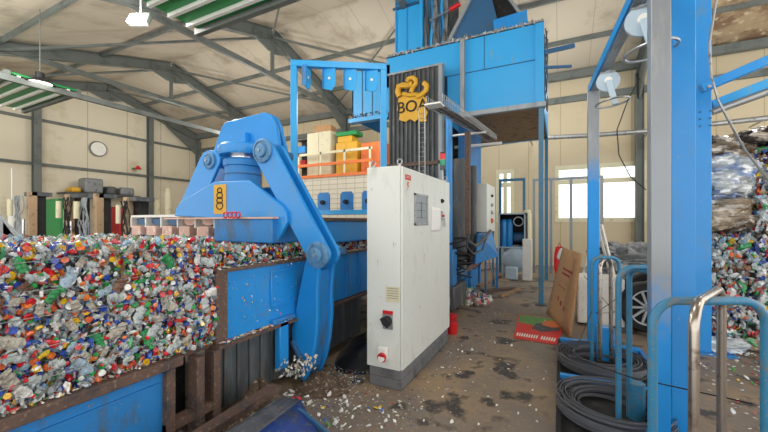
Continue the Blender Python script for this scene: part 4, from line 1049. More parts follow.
for i in range(3):
    for j in range(2): b.cyl((q.x-.03+j*.1, 5.75, q.z-.3-i*.09), (q.x-.03+j*.1, 5.742, q.z-.3-i*.09), .012, n=8)
b.build('bolt_holes', 'navy', root)
bf = MB().cyl((q.x, 5.75, q.z+.02), (q.x, 5.72, q.z+.02), .03, n=6).build('bolt', 'steel', root)
cpt = P(593, 345, d=4.75); fx, fy = cpt.x, cpt.y
root = T('steel_post', 'far slim post, grey above and blue below', 'post', (fx, fy, 0))
MB().box(fx-.065, fy-.06, .01, fx+.07, fy+.06, 3.42).build('column', 'post_far', root, bevel=.006)
MB().box(fx-.13, fy-.12, 0, fx+.13, fy+.12, .015).build('base_plate', 'blue', root)
# overhead beam
root = T('overhead_beam', 'blue overhead beam joining the far and near posts', 'beam', ((fx+ax)/2, (fy+ay)/2, 3.42))
bx = (fx+ax)/2
MB().bar((fx, fy+.07, 3.47), (ax+.02, ay-.2, 3.47), .12, .1).build('beam', 'blue', root, bevel=.004)
MB().bar((fx+.02, fy, 3.415), (ax+.02, ay-.2, 3.415), .09, .012).build('inner_face', 'greyblue', root)
# hanging disc guides
def disc_guide(px_, py_, rpx, label):
    # depth on the beam line
    best = min((i/200 for i in range(201)), key=lambda t_: abs(384+F*((fx+(ax-fx)*t_)*CA+(fy+(ay-fy)*t_)*SA)/(-(fx+(ax-fx)*t_)*SA+(fy+(ay-fy)*t_)*CA)-px_))
    x, y = fx+(ax-fx)*best, fy+(ay-fy)*best; d = -x*SA+y*CA; z = EYE+(222-py_)/F*d; R_ = rpx/F*d
    r = T('strap_guide', label, 'strap guide', (x+.03, y, z), 'disc guides on the overhead beam')
    yy = y-.1; nrm = Vector((-.25, -1, 0)).normalized()
    MB().lathe([(0, -.012), (R_, -.012), (R_, .012), (0, .012)], (x+.03, yy, z), 36, 'y').build('disc', 'tank', r)
    MB().cyl((x+.03, yy+.01, z+R_*.6), (x+.03, yy+.08, 3.42), .02, n=8).bar((x-.05, yy-.0, z+R_*.85), (x+.1, yy, z+R_*.85), .03, .02).build('hanger', 'steel', r)
    L_ = R_*3.0
    MB().bar((x+.03, yy-.03, z), (x+.09, yy-.09, z-L_*.85), R_*.5, .03, (0, -1, 0)).build('guide_arm', 'tank', r, bevel=.006)
    c_ = Vector((x+.06, yy-.1, z-L_*.78)); rr_ = R_*1.35
    MB().tube([c_+Vector((math.cos(t_*PI/18)*rr_, math.sin(t_*PI/18)*rr_, .12*rr_*math.cos(t_*PI/18))) for t_ in range(36)], .011, 8, closed=True).build('wire_ring', 'steel', r)
    MB().lathe([(0, -.03), (.04, -.03), (.04, 0), (0, 0)], (x+.03, yy-.012, z), 12, 'y').build('hub', 'plainwhite', r)
disc_guide(636, 28, 15, 'nearer pale disc guide with a hanging ring')
disc_guide(604, 85, 10, 'farther pale disc guide with a hanging ring')
# brace beams to the right
root = T('brace_beam', 'sloping blue brace beam bolted to the widest post', 'beam', (2, 5.7, 3.5))
q0, q1 = P(701, 89, y=5.5), P(790, 51, y=5.5)
MB().bar(q0, q1, .1, .1).build('beam', 'blue', root, bevel=.004)
MB().cyl(q0+Vector((.06, -.05, 0)), q0+Vector((.06, -.07, 0)), .02, n=6).build('bolt', 'steel', root)
root = T('brace_beam', 'second blue beam with a grey pipe below, right of the widest post', 'beam', (2, 6, 3.2))
q0, q1 = P(712, 106, y=6.0), P(790, 76, y=6.0)
MB().bar(q0, q1, .1, .13).build('beam', 'sky', root, bevel=.004)
q2, q3 = P(712, 112, y=5.9), P(790, 84, y=5.9)
MB().cyl(q2, q3, .045, n=12).build('pipe', 'steel', root)
tag(MB().tube([P(717, -5, y=5.3), P(713, 20, y=5.3), P(709, 45, y=5.3), P(711, 75, y=5.3), P(718, 100, y=5.3), P(731, 125, y=5.4), P(745, 150, y=5.6), P(772, 185, y=5.85)], .012, 6).build('hanging_cable', 'steel'), 'thin grey cable looping down beside the widest blue post', 'cable')
tag(MB().tube([P(640, 78, y=4.6), P(628, 100, y=4.6), P(617, 130, y=4.6), P(619, 155, y=4.7), P(630, 176, y=4.8), P(646, 190, y=4.8)], .006, 5).build('hanging_cable', 'black'), 'thin dark cable drooping between the far and near posts', 'cable')
# tray
tx0, tx1 = -.0, .88
root = T('coil_tray', 'black floor tray with blue edges under the strapping coils', 'tray', (.6, 3.4, 0))
MB().box(tx0, 1.7, .0, tx1, 5.3, .03).build('tray_floor', 'dark', root)
for y in (5.26, 4.02, 2.86, 1.7): MB().box(tx0, y-.03, .0, tx1, y+.03, .1).build('cross_bar', 'blue', root, bevel=.004)
MB().box(tx0-.03, 1.7, 0, tx0+.01, 5.3, .07).build('side_rail', 'black', root)
MB().box(tx1-.01, 1.7, 0, tx1+.03, 5.3, .07).build('side_rail', 'blue2', root)
MB().box(fx-.02, fy-.75, .03, fx+.16, fy-.6, .42).build('blue_block', 'blue', root, bevel=.01)
def coil_rack(cx_, cy_, R_, h_, rz, label, colors=('teal', 'polish'), coil=True, cl='', d2=0., cc_=None, r2=None):
    r = T('hoop_rack', label, 'coil rack', (cx_, cy_, .03))
    for k_, m_ in enumerate(colors):
        a = rz+k_*(PI/2+d2); d_ = Vector((math.cos(a), math.sin(a), 0)); c = Vector((cx_, cy_, 0)); rr_ = (r2 or R_*.88) if k_ else R_; cr = .12 if rr_ > .2 else .09
        hh_ = h_+(.03 if r2 else -.03)*k_
        pts = [c-d_*rr_+Vector((0, 0, .04)), c-d_*rr_+Vector((0, 0, hh_*.5)), c-d_*rr_+Vector((0, 0, hh_-cr))]
        pts += [c-d_*(rr_-cr)-d_*cr*math.cos(t_*PI/12)+Vector((0, 0, hh_-cr+cr*math.sin(t_*PI/12))) for t_ in range(1, 7)]
        pts += [c+d_*(rr_-cr)+d_*cr*math.sin(t_*PI/12)+Vector((0, 0, hh_-cr+cr*math.cos(t_*PI/12))) for t_ in range(0, 7)]
        pts += [c+d_*rr_+Vector((0, 0, hh_*.5)), c+d_*rr_+Vector((0, 0, .04))]
        MB().tube(pts, .021, 12).build('hoop', m_, r)
    MB().lathe([(0, .03), (R_+.06, .03), (R_+.06, .04), (0, .04)], (cx_, cy_, 0), 32).build('base_disc', 'dark', r)
    if coil:
        cx_, cy_ = cc_ or (cx_, cy_)
        g = MB(); rr2 = random.Random(int(cx_*100+cy_*10))
        for i in range(34):
            rad = .24+rr2.random()*.2; z_ = .06+rr2.random()*.12; ph = rr2.uniform(0, 6.28); ti = rr2.uniform(0, .03)
            pts = [Vector((cx_-.05+math.cos(t_*PI/20)*rad, cy_+math.sin(t_*PI/20)*rad, z_+ti*math.sin(t_*PI/20+ph))) for t_ in range(40)]
            n0 = len(g.v)
            for p_ in pts:
                d_ = (p_-Vector((cx_-.05, cy_, p_.z))).normalized()
                g.v += [tuple(p_-d_*.002+Vector((0, 0, -.009))), tuple(p_+d_*.002+Vector((0, 0, -.009))), tuple(p_+d_*.002+Vector((0, 0, .009))), tuple(p_-d_*.002+Vector((0, 0, .009)))]
            for t_ in range(40):
                for j in range(4):
                    g.f.append((n0+t_*4+j, n0+t_*4+(j+1) % 4, n0+((t_+1) % 40)*4+(j+1) % 4, n0+((t_+1) % 40)*4+j)); g.c.append(None)
        tag(g.build('strapping_coil', 'strap', origin=(cx_, cy_, .05)), cl, 'strapping coil')
    return r
coil_rack(.46, 4.66, .15, 1.25, .4, 'far hoop rack of two crossed blue grey tubes', cl='far coil of black strapping around its hoop rack', d2=-.9, cc_=(.45, 4.53))
coil_rack(.60, 3.33, .22, 1.3, .47, 'middle hoop rack of thick blue grey tubes behind the near post', ('teal', 'teal'), cl='large coil of black strapping, middle one, at the foot of the near post', cc_=(.44, 3.47))
coil_rack(.66, 2.27, .28, 1.26, .466, 'nearest hoop rack with one bare metal and one blue grey tube', coil=False, d2=-.9, r2=.33)
q = P(634, 420, z=.03); tag(MB().lathe([(0, 0), (.06, 0), (.06, .3), (0, .3)], (q.x+.02, q.y+.02, .03), 20).build('tube_stub', 'teal'), 'short blue grey tube stub inside the middle coil', 'tube')
# strapping strand between the racks
tag(MB().tube([(.9, 2.5, .7), (.45, 3.0, .55), (.1, 3.6, .42), (.3, 4.3, .7)], .004, 5).build('loose_strap', 'black'), 'single thin black strap running between the hoop racks', 'strap')
tag(MB().tube([(.66, 4.6, .9), (.38, 4.9, .55), (.62, 5.3, .5), (.3, 5.6, .9)], .004, 5).build('loose_wire', 'black'), 'thin dark wire behind the far hoop rack', 'wire')

# cardboard and poster
BLp, BRp, TLp, TRp = Vector((-.22, 7.0, .0)), Vector((.13, 5.54, .0)), Vector((.05, 7.05, 1.2)), Vector((.27, 5.66, 1.2))
root = T('cardboard_sheet', 'large brown cardboard sheet leaning against the blue post', 'cardboard', (.05, 6.3, 0))
def cq(u, v): return (BLp*(1-u)+BRp*u)*(1-v)+(TLp*(1-u)+TRp*u)*v+Vector((-.02*math.sin(PI*u)*math.sin(PI*v), 0, .0))
MB().grid(cq, 14, 10).build('sheet', 'card', root, solid=.012, recalc=False)
nrm = (BRp-BLp).cross(TLp-BLp).normalized()
if nrm.x > 0: nrm = -nrm
b = MB()
def mark(u0, u1, v0, v1, off=.02):
    b.add([cq(u, v)+nrm*off for u, v in ((u0, v0), (u1, v0), (u1, v1), (u0, v1))]+[cq(u, v)+nrm*(off+.002) for u, v in ((u0, v0), (u1, v0), (u1, v1), (u0, v1))], [(0, 1, 2, 3), (4, 5, 6, 7), (0, 1, 5, 4), (1, 2, 6, 5), (2, 3, 7, 6), (3, 0, 4, 7)])
mark(.35, .8, .72, .75, .008); mark(.35, .72, .66, .69, .008); mark(.4, .44, .3, .36, .008); mark(.52, .58, .27, .33, .008); mark(.66, .7, .24, .3, .008); mark(.3, .62, .49, .505, .008)
b.build('printed_marks', 'darkred', root)
# poster
pq = [P(513.5, 338, z=.006), P(557, 345, z=.006), P(567, 320, z=.006), P(519, 314, z=.006)]
root = T('poster', 'red, green and white printed poster lying on the floor', 'poster', (pq[0]+pq[2])/2)
MB().slab(pq, (0, 0, 1), .004).build('sheet', 'redsign', root)
def pqf(u, v): return (pq[0]*(1-u)+pq[1]*u)*(1-v)+(pq[3]*(1-u)+pq[2]*u)*v
def ppatch(nm, pts, m_, h_): MB().slab([pqf(*q_)+Vector((0, 0, h_)) for q_ in pts], (0, 0, 1), .0015).build(nm, m_, root)
ppatch('green_field', [(.03, .62), (.4, .55), (.7, .6), (.97, .66), (.98, .97), (.03, .97)], 'greenprint', .004)
ppatch('dark_shape', [(.35, .42), (.6, .34), (.95, .5), (.9, .64), (.6, .7), (.42, .66)], 'grime', .0055)
ppatch('melon_shape', [(.55, .62), (.75, .56), (.97, .62), (.97, .8), (.7, .86), (.55, .78)], 'orange', .007)
a0 = math.atan2((pq[1]-pq[0]).y, (pq[1]-pq[0]).x)
q = pqf(.48, .16)
b = MB(); 
for i in range(16):
    u0 = .05+i*.056; 
    if i in (9,): continue
    b.slab([pqf(u0, .09)+Vector((0, 0, .0045)), pqf(u0+.038, .09)+Vector((0, 0, .0045)), pqf(u0+.038, .2)+Vector((0, 0, .0045)), pqf(u0+.012, .2)+Vector((0, 0, .0045))], (0, 0, 1), .001)
b.build('white_print', 'whiteprint', root)
# red sack / white roll over the cardboard
q = P(559.5, 262, d=6.6)
root = T('red_bag', 'red cloth bag hanging behind the cardboard sheet', 'bag', (q.x, q.y, q.z-.4))
def bagf(u, v):
    a = 2*PI*u; w_ = .085*(math.sin(min(1, v*2.4)*PI/2)**.6)*(1-.4*v**3)+.01
    return Vector((q.x+math.cos(a)*w_*(1+.12*math.sin(3*a+6*v)), q.y+.05+math.sin(a)*w_*.7, q.z-.38+v*.66))
MB().grid(bagf, 24, 16).build('cloth', 'red', root, solid=.004)
MB().tube([(q.x-.04, q.y+.05, q.z+.24), (q.x, q.y+.05, q.z+.36), (q.x+.05, q.y+.05, q.z+.24)], .012, 6).build('bag_handle', 'red', root)
q = P(564, 255, d=6.35)
tag(MB().obox(q, (.2, .12, .22), (.2, .3, .2)).build('white_canister', 'plainwhite', bevel=.04), 'small white container perched on the top corner of the cardboard', 'container')

# ------------------------------------------------------------------ left background machinery
def tower_machine(px0, px1, ytop, d, label, side=1, nhose=5, seed=1):
    p0 = P(px0, 222, d=d); p1 = P(px1, 222, d=d); zt_ = EYE+(222-ytop)/F*d; ym_ = (p0.y+p1.y)/2
    r = T('strapping_machine', label, 'machine head', ((p0.x+p1.x)/2, ym_, 0))
    w_ = p1.x-p0.x; 
    xa_ = p1.x-w_*.3 if side > 0 else p0.x
    MB().box(xa_, ym_-.05, 0, xa_+w_*.3, ym_+.1, zt_).build('guide_rail', 'brass', r)
    MB().box(p0.x+w_*.2, ym_+.12, 0, p1.x-w_*.15, ym_+.3, zt_-.05).build('back_column', 'dark', r)
    MB().box(p0.x+w_*.1, ym_-.0, zt_-.1, p1.x, ym_+.4, zt_).build('top_plate', 'grime', r)
    rr_ = random.Random(seed); xm_ = p0.x+w_*(.35 if side > 0 else .65)
    MB().cyl((xm_, ym_-.3, zt_-.62), (xm_, ym_-.3, zt_-.2), w_*.1, n=16).build('cylinder', 'cream', r)
    MB().cyl((xm_, ym_-.05, .4), (xm_, ym_-.05, zt_-.7), w_*.05, n=10).build('rod', 'chrome', r)
    MB().cyl((xm_-.1, ym_-.0, zt_-1.5), (xm_+.12, ym_-.0, zt_-1.5), w_*.13, n=14).build('roller', 'steel', r)
    b = MB()
    for i in range(nhose):
        x_ = xm_+rr_.uniform(-.3, .3)*w_; b.tube([(x_+rr_.uniform(-.03, .03)+.09*math.sin(j*.9+i), ym_-.12-.05*rr_.random(), zt_-.1-(zt_-.5)*j/11) for j in range(12)], .014, 6)
    b.build('hoses', 'greyblue' if seed % 2 else 'black', r)
    return r
tower_machine(16, 39, 192, 9.0, 'tall machine head with hoses at the far left edge', 1, 8, 1)
tower_machine(60, 84, 194, 9.0, 'machine head just right of the green panel', -1, 7, 2)
tower_machine(80, 106, 194, 8.8, 'machine head with a cream cylinder and red roller', 1, 7, 3)
tower_machine(120, 142, 197, 8.2, 'machine head nearest the pink slotted frame', -1, 6, 4)
a_, b_ = P(38, 200, y=6.5), P(61, 200, y=6.5)
root = T('green_partition', 'plain green partition panel between two machine heads', 'partition', ((a_.x+b_.x)/2, 6.5, 0))
MB().box(a_.x, 6.5, 0, b_.x, 6.56, a_.z).build('panel', 'green', root)
MB().box(a_.x, 6.47, a_.z-.05, b_.x, 6.5, a_.z).box(a_.x, 6.47, 0, a_.x+.05, 6.5, a_.z).box(b_.x-.05, 6.47, 0, b_.x, 6.5, a_.z).build('edge_frame', 'green', root)
# shelf and boxes on the wall
def wb_box(px0, px1, py0, py1, x, nm, m_, lab, cat, dep=.6, bv=.05):
    p0 = P(px0, py1, x=x); p1 = P(px1, py0, x=x)
    z0_ = min(p0.z, p1.z)
    return tag(MB().box(x-dep, p0.y, P((px0+px1)/2, py1, x=x).z, x, p1.y, P((px0+px1)/2, py0, x=x).z).build(nm, m_, bevel=bv), lab, cat)
root = T('wall_shelf', 'long grey shelf on the left wall carrying wrapped bundles', 'shelf', P(110, 196, x=XL+.9))
p0, p1 = P(66, 194, x=XL+1), P(140, 204, x=XL+1); zs = P(95, 193.5, x=XL+1).z
MB().box(XL+.1, p0.y, zs-.06, XL+1.05, p1.y, zs).build('shelf_board', 'grime', root)
for y in (p0.y+.1, (p0.y+p1.y)/2, p1.y-.1): MB().box(XL+.95, y, 0, XL+1.03, y+.08, zs).build('shelf_leg', 'frame', root)
def on_shelf(px0, px1, h_, m_, nm, lab, cat):
    y0_, y1_ = P(px0, 190, x=XL+1).y, P(px1, 190, x=XL+1).y
    g = MB().box(XL+.3, y0_, zs+.005, XL+1, y1_, zs+h_)
    tag(g.build(nm, m_, bevel=.09), lab, cat)
on_shelf(85, 104, .72, 'greyfilm', 'wrapped_bundle', 'large bundle in grey film on the wall shelf', 'bundle')
on_shelf(108, 117, .4, 'grime', 'wrapped_bundle', 'small dark bundle right of the large grey one on the wall shelf', 'bundle')
on_shelf(121, 135, .4, 'greyfilm', 'wrapped_bundle', 'flat grey bundle at the right end of the wall shelf', 'bundle')
on_shelf(72, 82, .25, 'yellow', 'yellow_crate', 'yellow crate at the left end of the wall shelf', 'crate')
q = P(113, 215, y=9.0); tag(MB().box(q.x-.3, 9.0, .0, q.x+.5, 9.4, P(113, 207, y=9).z).build('red_crate', 'red', bevel=.03), 'red crate behind the machine heads', 'crate')
q = P(106, 212, y=8.0); tag(MB().lathe([(0, 0), (.14, 0), (.16, .3), (.16, 1.5), (.1, 2.1), (0, 2.15)], (q.x, 8.0, 0), 16).build('yellow_tarpaulin', 'yellow'), 'yellow rolled tarpaulin standing beside the red crate', 'tarpaulin')
q = P(12, 200, y=4.8); tag(MB().cyl((q.x, 4.8, 0), (q.x, 4.8, P(12, 205, y=4.8).z), .1, n=12).cyl((q.x, 4.8, 1.5), (q.x, 4.8, P(12, 168, y=4.8).z), .02, n=8).build('lance_tube', 'plainwhite'), 'thin white pole standing at the left edge', 'pole')
for i, (a0_, b0_) in enumerate((((-2, 215), (14, 236)), ((3, 222), (22, 240)))):
    p0, p1 = P(*a0_, y=3.0), P(*b0_, y=3.0)
    tag(MB().slab([p0, p1, (p1.x, p1.y, 0), (p0.x, p0.y, 0)], (0, 1, 0), .06).build('folded_sheet', 'greyblue'), ['upper grey blue sloping sheet at the left edge behind the bale', 'lower grey blue sloping sheet at the left edge behind the bale'][i], 'sheet')
q0, q1 = P(168, 192, y=9.0), P(176, 216, y=9.0)
tag(MB().cyl((q0.x, 9, 0), (q0.x, 9, q0.z), .12, n=14).cyl((q0.x, 9, q0.z), (q0.x, 9, q0.z+.15), .09, n=14).build('cream_canister', 'cream'), 'cream upright cylinder left of the blue clamp', 'cylinder')
q0 = P(157, 200, y=9.0); tag(MB().box(q0.x-.12, 9, 0, q0.x+.12, 9.06, q0.z).build('cream_board', 'cream'), 'narrow cream board behind the slotted frame', 'board')
q = P(138, 168, x=XL+.5); 
root = T('wall_lamp', 'small dark lamp bracket on the left wall', 'lamp', q)
MB().box(XL, q.y-.05, q.z-.03, q.x, q.y+.05, q.z+.03).build('arm', 'frame', root)
MB().lathe([(.05, .12), (.16, -.05), (.15, -.06), (.04, .1)], q, 16).build('lamp_shade', 'red', root)

# ------------------------------------------------------------------ mezzanine
YM = 12.0
brick = seam_mat('white_block_wall', (206, 200, 184), 2, .2, (150, 142, 126), .02, dirt=(176, 166, 146), amt=.4, axis2=0, pitch2=.42)
x0, x1 = -11.5, P(372, 200, y=YM).x; zm = P(330, 177, y=YM).z
root = T('store_room', 'white block walled store room below the railing', 'store room', ((x0+x1)/2, YM, 0))
MB().box(x0, YM, 0, x1, YM+.2, zm).box(x0, YM, 0, x0+.2, YB-.3, zm).box(x1-.2, YM, 0, x1, YB-.3, zm).build('block_wall', brick, root, smooth=False)
MB().box(x0, YM-.05, zm, x1, YB-.3, zm+.12).build('deck', 'orange', root)
root = T('guard_rail', 'orange and cream guard rail on the store room deck', 'railing', ((x0+x1)/2, YM, zm+.12))
zr = P(320, 152, y=YM).z
for x in [x0+.1+i*(x1-x0-.2)/4 for i in range(5)]: MB().box(x-.04, YM, zm+.12, x+.04, YM+.06, zr).build('post', 'cream', root)
MB().box(x0, YM, zr-.1, x1, YM+.06, zr).build('top_rail', 'cream', root)
MB().box(x0, YM-.01, zm+.5, x1, YM+.05, zm+.62).build('middle_rail', 'orange', root)
zd = zm+.12
def mz(px0, px1, ytop, nm, m_, lab, cat, y=YM+.4, dep=.7, base=None, bv=.02, door=False):
    p0, p1 = P(px0, ytop, y=y), P(px1, ytop, y=y); zz = (p0.z+p1.z)/2; z0_ = zd if base is None else P(px0, base, y=y).z
    r = T(nm, lab, cat, ((p0.x+p1.x)/2, y+dep/2, z0_))
    MB().box(p0.x, y, z0_, p1.x, y+dep, zz).build('body', m_, r, bevel=bv)
    if door: 
        MB().box(p0.x+.04, y-.02, z0_+.06, (p0.x+p1.x)/2-.01, y, zz-.05).build('door', m_, r); MB().box((p0.x+p1.x)/2+.01, y-.02, z0_+.06, p1.x-.04, y, zz-.05).build('door', m_, r)
    return zz
zc_ = mz(307, 331, 132, 'storage_cabinet', 'cream', 'tall cream storage cabinet on the deck', 'cabinet', door=True)
p0 = P(318, 130, y=YM+.4); tag(MB().obox((p0.x+.1, YM+.8, zc_+.17), (.8, .6, .3), (0, 0, .2)).build('cardboard_box', 'card', bevel=.01), 'brown cardboard box on top of the cream storage cabinet', 'box')
zy = mz(336, 357, 142, 'yellow_cabinet', 'yellow', 'tall yellow cabinet on the deck', 'cabinet', door=True)
p0 = P(347, 136, y=YM+.5)
tag(MB().box(p0.x-.45, YM+.45, zy, p0.x+.25, YM+1.0, zy+.28).build('yellow_toolbox', 'yellow', bevel=.03), 'yellow box on top of the tall yellow cabinet', 'box')
tag(MB().box(p0.x-.5, YM+.4, zy+.28, p0.x+.5, YM+1.0, zy+.46).build('green_case', 'green', bevel=.03), 'flat dark green case lying on the yellow box', 'case')
mz(361, 382, 142, 'orange_machine', 'orange', 'orange framed machine right of the yellow cabinet', 'machine', y=YM+.45)
root = T('shelf_rack', 'dark open shelf rack with blue and red boxes', 'shelf rack', (P(300, 150, y=YM+.6).x, YM+.6, zd))
p0, p1 = P(296, 140, y=YM+.5), P(306, 140, y=YM+.5)
MB().box(p0.x, YM+.9, zd, p1.x, YM+.95, p0.z).build('back_sheet', 'dark', root)
for z_ in (zd+.5, zd+1.1, p0.z-.05): MB().box(p0.x, YM+.5, z_, p1.x, YM+.95, z_+.04).build('shelf', 'grime', root)
tag(MB().box(p0.x+.05, YM+.5, zd+1.14, p1.x-.05, YM+.85, zd+1.45).build('blue_box', 'blue', bevel=.02), 'blue box on the upper shelf of the dark rack', 'box')
tag(MB().box(p0.x+.05, YM+.5, zd+.54, p1.x-.05, YM+.85, zd+.8).build('red_box', 'red', bevel=.02), 'red box on the lower shelf of the dark rack', 'box')
p0, p1 = P(331, 150, y=YM+1.0), P(337, 150, y=YM+1.0)
tag(MB().box(p0.x, YM+.9, zd, p1.x+.1, YM+1.3, p0.z).build('dark_board', 'grime'), 'dark board between the cream and the yellow cabinets', 'board')

# ------------------------------------------------------------------ foreground skip, planks
root = T('steel_skip', 'low grimy blue steel skip corner at the bottom of the picture', 'skip', (-1.35, 1.4, 0))
ap = P(283, 398, z=.42); A2 = Vector((ap.x-.05, .3, .42)); rg = P(318, 403, z=.36)
B2 = Vector((-.9, 1.55, .12)); B3 = Vector((-.95, .3, .12))
fold0 = ap; fold1 = Vector((ap.x+.32, .3, .5))
def quad_grid(a, b, c, d, n=8):
    return MB().grid(lambda u, v: (a*(1-u)+b*u)*(1-v)+(d*(1-u)+c*u)*v, n, n)
quad_grid(A2, fold1, rg*.5+ap*.5, ap).build('left_plate', mat('grey_dirty_plate', (84, 86, 92), .55, dirt=(60, 60, 62), amt=.5, scale=7, fine=(120, 112, 100), famt=.35, fscale=40), root, solid=.012)
quad_grid(fold1, B3, B2, rg*.5+ap*.5).build('right_plate', mat('deep_blue_plate', (36, 62, 132), .5, dirt=(62, 66, 80), amt=.55, scale=6, fine=(90, 96, 104), famt=.4, fscale=30), root, solid=.012)
MB().prism([(ap.x-.02, 0), (ap.x-.02, .41), (rg.x, .38), (B2.x, .11), (B2.x, 0)], 'y', ap.y-.02, ap.y).build('end_plate', 'navy', root)
MB().box(ap.x-.04, .3, 0, ap.x-.02, ap.y, .41).build('side_plate', 'grime', root)
q0, q1 = P(206, 432, z=.32), P(276, 387, z=.32)
tag(MB().bar(q0+(q0-q1)*.4, q1, .1, .05).build('steel_angle', 'rust'), 'long rusty steel bar sloping beside the skip', 'bar')
# mound of dirt
rr = random.Random(8)
def mound(cx_, cy_, sx_, sy_, h_, m_, nm, lab, cat, seed):
    ph = random.Random(seed).uniform(0, 6)
    def fn(u, v):
        a = 2*PI*u; r_ = v
        return Vector((cx_+math.cos(a)*sx_*r_*(1+.12*math.sin(3*a+ph)), cy_+math.sin(a)*sy_*r_, .002+h_*(1-r_)**.8*(1+.15*math.sin(5*a+ph+6*r_))))
    return tag(MB().grid(fn, 28, 10).build(nm, m_), lab, cat)
M['soil'] = mat('brown_grime', (92, 76, 62), .9, dirt=(58, 50, 44), amt=.5, scale=10, fine=(150, 136, 116), famt=.4, fscale=34, bump=.5)
mound(-2.2, 2.1, .3, .28, .34, 'soil', 'dirt_mound', 'brown heap of grime under the chamber', 'dirt heap', 1)
mound(-2.1, 4.0, .45, .8, .3, 'tarp', 'black_film_heap', 'black crumpled film between the hook arm and the cabinet', 'film', 2)
mound(-2.15, 2.85, .3, .25, .14, 'soil', 'dirt_mound', 'low heap of grime at the foot of the hook arm', 'dirt heap', 3)
# clutter behind cabinet along the walkway
def clump(cx_, cy_, s_, n_, seed, nm, lab, cat, cols, z_=.0):
    r_ = random.Random(seed); mb_ = MB()
    for i in range(n_):
        a = r_.uniform(0, 6.28); q_ = r_.random()**.7*s_
        zz = z_+.03+r_.random()*.28*s_*(1-q_/s_)*1.5
        (lump if r_.random() < .6 else flake)(mb_, (cx_+math.cos(a)*q_, cy_+math.sin(a)*q_, zz), (.075, .05, .035) , r_, lin(r_.choice(cols)))
    o_ = mb_.build(nm, 'litter', smooth=False, recalc=False); tag(o_, lab, cat); o_['kind'] = 'stuff'; return o_
LC = [(226, 226, 222), (200, 204, 204), (170, 176, 176), (228, 120, 130), (110, 170, 110), (60, 110, 180), (236, 236, 232), (150, 140, 126)]
q = P(468, 300, z=0); clump(q.x-.02, q.y, .5, 260, 5, 'litter_heap', 'heap of mixed plastic litter beyond the cabinet', 'litter', LC)
q = P(462, 285, z=0); clump(q.x-.1, q.y+.2, .5, 120, 6, 'litter_heap', 'second litter heap farther back below the smaller control box', 'litter', LC)
q = P(452, 318, z=0); 
for i, (px_, py_) in enumerate(((455, 325), (456, 334))):
    q = P(px_, py_, z=0); tag(MB().lathe([(0, 0), (.07, 0), (.085, .1), (.085, .16), (.07, .17), (0, .17)], (q.x-.06, q.y, 0), 18).build('red_pot', 'red'), ['red pot behind the cabinet plinth, farther one', 'red pot behind the cabinet plinth, nearer one'][i], 'pot')
for i, (a0_, b0_, w_, m_, lab) in enumerate((((478, 286), (503, 274), .14, 'wood', 'light wooden plank lying across the walkway edge'), ((466, 272), (496, 268), .12, 'wood', 'wooden plank behind the light one'), ((482, 291), (516, 288), .16, 'rust', 'dark brown board lying on the floor at the end of the broom'), ((500, 296), (519, 289), .1, 'wood', 'short wooden offcut right of the dark brown board'))):
    p0, p1 = P(*a0_, z=.03), P(*b0_, z=.03)
    tag(MB().bar(p0, p1, w_, .045).build('plank', m_), lab, 'plank')
p0, p1 = P(496, 288, z=.05), P(485, 243, d=8.2)
tag(MB().cyl(p0, p1, .02, n=8).build('broom', 'greyblue'), 'grey broom handle leaning near the smaller control box', 'broom')

# ------------------------------------------------------------------ litter
rnd = random.Random(31)
WCOL = [(232, 232, 228), (214, 216, 214), (222, 214, 196), (236, 236, 232), (190, 196, 198), (204, 60, 60), (60, 110, 190), (236, 200, 60), (90, 160, 90)]
LM = []
for i, c in enumerate(WCOL):
    nm = 'scrap_%d' % i; M[nm] = mat(nm, c, .5, dirt=tuple(int(k_*.75) for k_ in c), amt=.3, scale=20)
protos = []
for i in range(9):
    mb = MB(); (flake(mb, (0, 0, .008), (.028, .02), rnd, None, flat=True) if i % 2 else lump(mb, (0, 0, .01), (.024, .016, .01), rnd, None))
    me = bpy.data.meshes.new('plastic_scrap'); me.from_pydata(mb.v, [], mb.f); protos.append(me)
for i, me in enumerate(protos): me.materials.append(M['scrap_%d' % i])
def scrap(x, y, sc, lab, grp, z=0.):
    me = rnd.choices(protos, [6, 6, 4, 6, 4, 1, 1, 1, 1])[0]
    o_ = bpy.data.objects.new('plastic_scrap', me); C.objects.link(o_); o_.location = (x, y, z); o_.rotation_euler = (0, 0, rnd.uniform(0, 6.28)); o_.scale = (sc, sc, sc)
    tag(o_, lab, 'scrap', grp)
for i in range(45):
    px_, py_ = rnd.uniform(400, 560), rnd.uniform(300, 425); q = P(px_, py_, z=0)
    if q.x < -1.2 and 2.9 < q.y < 4.9: continue
    if q.x > -.05: continue
    scrap(q.x, q.y, rnd.uniform(.5, 1.1), 'tiny pale scrap on the open walkway right of the cabinet', 'scraps on the walkway')
for i in range(90):
    px_, py_ = rnd.uniform(300, 400), rnd.uniform(372, 428); q = P(px_, py_, z=0)
    if q.y > 3.0 and q.x > -1.82: continue
    if q.x > -1.8 and q.y < 1.9: continue
    scrap(q.x, q.y, rnd.uniform(.6, 1.3), 'pale plastic scrap on the grimy floor in front of the cabinet', 'scraps in front of the cabinet')
for i in range(35):
    x_, y_ = rnd.uniform(1.3, 2.4), rnd.uniform(3.6, 5.9)
    scrap(x_, y_, rnd.uniform(.7, 1.6), 'plastic scrap on the floor before the right bale stack', 'scraps before the right bale stack')
mb = MB(); WL = [lin(c) for c in WCOL[:5]*2+[WCOL[5], WCOL[6]]+[(70, 66, 60), (110, 100, 88), (150, 144, 134), (170, 160, 144), (130, 130, 128)]*2]
for i in range(1000):
    x_ = rnd.uniform(-2.35, -1.1); y_ = rnd.uniform(1.9, 3.1)
    if rnd.random() < .35 and x_ > -1.6: continue
    flake(mb, (x_, y_, .006), (.012, .008), rnd, rnd.choice(WL), flat=True)
